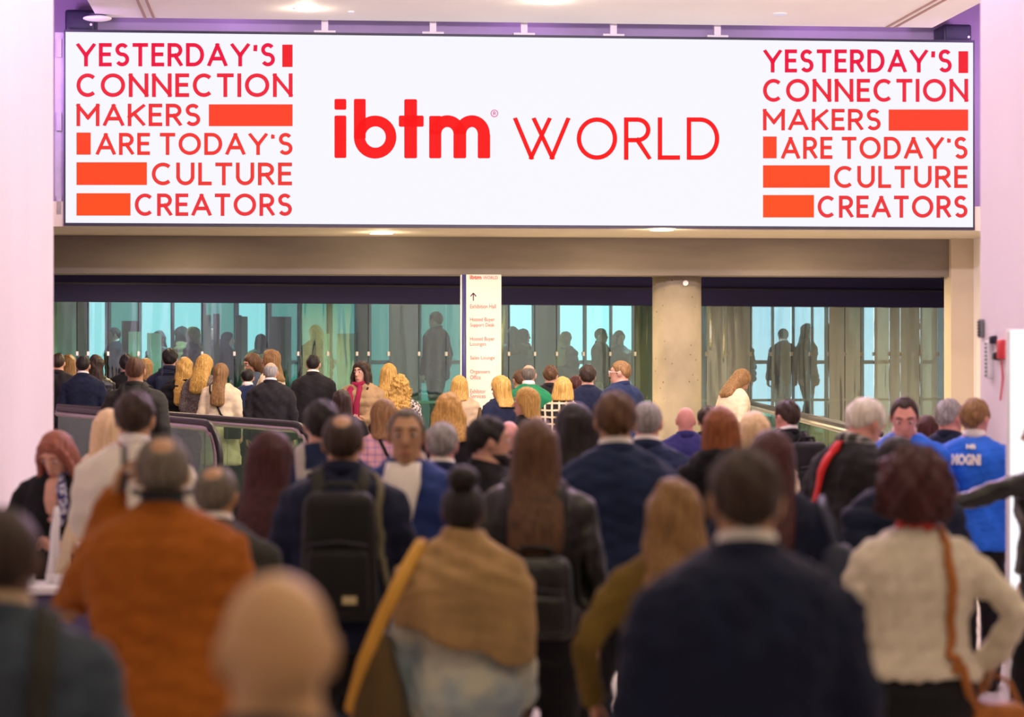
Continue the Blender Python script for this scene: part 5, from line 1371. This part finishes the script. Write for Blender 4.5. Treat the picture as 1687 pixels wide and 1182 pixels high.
# olive sweater woman
p = person(1110, 786, 520, 'woman with wavy golden brown hair and olive sweater', 'f', 4, ('elbow', D), hair=('wavy', 'ltbrown'), top=('sweater', 'olive'), hz=1.26, hw=1.12, girth=1.08)
e, put = carried(p, 'phone', (-.27, .16, .82), 'dark red phone in the hand of the olive sweater woman', 'phone')
me = bevel_box(-.262, -.250, .10, .20, .78, .93, .004, 2); put('case', [v.co.copy() for v in me.vertices], [tuple(q.vertices) for q in me.polygons], plain('phone_red', (.25, .02, .03), .4))
V, F = [], []; lbox(-.2505, -.2485, .106, .194, .79, .92, V, F); put('screen', V, F, M_BLACKP, smooth=False)
V, F = [], []; c_ = Vector((-.27, .12, .95)); chain(V, F, [c_+Vector((.031*math.cos(t), .031*math.sin(t), .01*math.sin(t))) for t in np.linspace(0, 6.28, 16)], [.005]*16, 6, False); obj('bracelet', mesh_of('br', V, F), plain('gold', (.7, .5, .12), .3, .8), p['e'])
# navy suit
person(1229, 733, 725, 'dark-haired man in dark navy suit and white collar, large in the foreground', 'm', -2, (D, D), hair=('crop', 'dark'), top=('suit', 'navy'), collar='collarw', sk='tan', girth=1.08)
# curly-haired woman in the cream blouse
p = person(1508, 729, 492, 'woman with short curly dark red hair, cream blouse and black trousers', 'f', 0, (D, ((.40, -.08, 1.20), (.31, .06, 1.0), (-.1, .3, -1), (-1, 0, 0))), hair=('afro', 'redbrown'), top=('short', 'blouse'), sk='tan', girth=1.22, jcollar='redcollar', bottom='trouser_k')
e, put = carried(p, 'handbag', (.30, .05, .72), 'tan leather handbag with long strap held by the woman in cream', 'bag')
me = bevel_box(.19, .40, -.06, .10, .64, .86, .03); put('bag_body', [v.co.copy() for v in me.vertices], [tuple(q.vertices) for q in me.polygons], CL['tanleather'])
V, F = [], []; chain(V, F, [(.22, .02, .85), (.25, .05, .93), (.30, .08, .955), (.35, .05, .93), (.38, .02, .85)], [.011]*5, 8); put('grab_handle', V, F, CL['tanleather'])
V, F = ribbon(p, [(.085, .0, 1.52), (.09, -.14, 1.42), (.12, -.2, 1.25), (.135, -.2, 1.1), (.145, -.18, 1.0)], .034, n=8)
put('shoulder_strap', V, F, CL['tanleather'], warp=False)
V, F = [], []; chain(V, F, [(.142, -.165, 1.01), (.165, -.155, .92), (.20, -.07, .85)], [.017]*3, 8, flat=.35, ref=(0, 1, 0)); put('strap_end', V, F, CL['tanleather'])

# ------------------------------------------------------------------ desk at the left with badges and lanyards
s_ = 340; dd = FPX/s_; c = P(95, 960, dd)
e = empty('counter', (c.x, c.y, 0), ANG, 'white counter with pale top in front of the red-haired woman', 'counter')
zt = c.z
obj('counter_top', bevel_box(-.28, .28, -.22, .12, zt-.04, zt, .012, 2), M_WHITE, e)
obj('front_panel', bevel_box(-.24, .26, -.18, .10, .02, zt-.04, .006, 1), plain('counter_violet', (.08, .06, .16), .5), e)
obj('plinth', bevel_box(-.22, .24, -.16, .08, 0, .02, .002, 1), M_DARKMETAL, e)
base = Matrix.Translation(e.location) @ Matrix.Rotation(ANG, 4, 'Z')
def small(name, lab, cat, x, y, z):
    return empty(name, base @ Vector((x, y, z)), ANG, lab, cat)
q = small('badge_sign', 'small red and white printed card standing on the counter', 'card', .10, -.02, zt)
obj('card', bevel_box(-.01, .10, -.004, .004, .0, .20, .002, 1), M_WHITE, q)
V, F = [], []; lbox(-.008, .098, -.006, -.004, .05, .15, V, F); obj('red_field', mesh_of('rf', V, F, False), plain('card_red', (.75, .03, .02), .5, amt=.02), q)
V, F = [], []
for pl in sum(glyph_polys('PC', .012, .06, .085, .12, .2), []):
    n = len(V); V += [Vector((x, -.0068, z)) for x, z in pl]; F.append((n, n+1, n+2, n+3))
obj('printed_letters', mesh_of('pl', V, F, False), M_WHITE, q)
for i in range(4):
    q = small('lanyard', ['white ribbon lanyard bunch hanging from her hands', 'cream lanyard ribbon lying over the counter edge', 'white lanyard ribbon folded on the counter', 'pale lanyard ribbon beside the red card'][i], 'lanyard', [-.02, .02, -.12, .06][i], [-.05, -.09, -.12, -.10][i], zt)
    V, F = [], []
    H_ = [.36, .30, .06, .05][i]; x_ = [.02, .05, -.10, .08][i]
    chain(V, F, [(0, 0, .012), (x_*.4, .01, H_*.3+.012), (x_*.6, -.005, H_*.7), (x_, .01, H_)], [.022, .026, .022, .014], 8, flat=.35)
    chain(V, F, [(-.02, .01, .012), (x_*.2, -.01, H_*.4), (x_, .0, H_*.95)], [.016, .018, .012], 8, flat=.35)
    obj('ribbon', mesh_of('rb', V, F), M_WHITE if i % 2 == 0 else CL['cream'], q)
    V, F = [], []; lbox(-.03, .03, -.025, -.02, 0.004, .05, V, F); obj('badge_holder', mesh_of('bh', V, F, False), M_WHITE, q)

# ------------------------------------------------------------------ dim figures added beyond the glazing for silhouettes reflected in it
def children(o): return [c for c in LINK if c.parent is o]
src = [PEOPLE[2], PEOPLE[3], PEOPLE[16], PEOPLE[8]]
spots = [(188, 3.2), (262, 2.6), (300, 3.8), (318, 2.2), (352, 3.0), (375, 4.2), (430, 3.5), (520, 2.6), (718, 1.9), (845, 2.0), (862, 3.0), (932, 2.4), (990, 2.0), (1020, 3.1), (1062, 2.6), (1215, 2.2), (1290, 3.0), (1330, 2.0), (1400, 2.6)]
ORD = ['first', 'second', 'third', 'fourth', 'fifth', 'sixth', 'seventh', 'eighth', 'ninth', 'tenth']
sect = [[q for q in spots if q[0] < 600], [q for q in spots if 800 < q[0] < 1100], [q for q in spots if q[0] > 1150]]
def dim_label(q):
    if q[0] == 718: return 'lone dim figure behind the glass just left of the cream sign'
    for k, nm in enumerate(('the glass left of the sign', 'the glass between sign and column', 'the glass right of the column')):
        if q in sect[k]: return 'dim stand-in figure behind %s, %s from the left' % (nm, ORD[sorted(sect[k]).index(q)])
for i, (px, nn) in enumerate(spots):
    sp = src[i % 4]['e']
    dr = Vector(((px-CX)/FPX, 1.0, 0)); A = GA+GN*nn
    det = dr.x*(-GD.y)+GD.x*dr.y; t = (A.x*(-GD.y)+GD.x*A.y)/det
    e = empty('person', (dr.x*t, dr.y*t, .70), random.uniform(0, 6.28), dim_label((px, nn)), 'person', 'dim figures beyond the glass wall')
    k = random.uniform(.93, 1.05)*(1.16 if px == 718 else 1); e.scale = (k, k, k)
    for ch in children(sp):
        c2 = ch.copy(); c2.parent = e; LINK.append(c2)

# ------------------------------------------------------------------ link everything
bpy.data.objects.remove(TMP)
for o in LINK: C.objects.link(o)
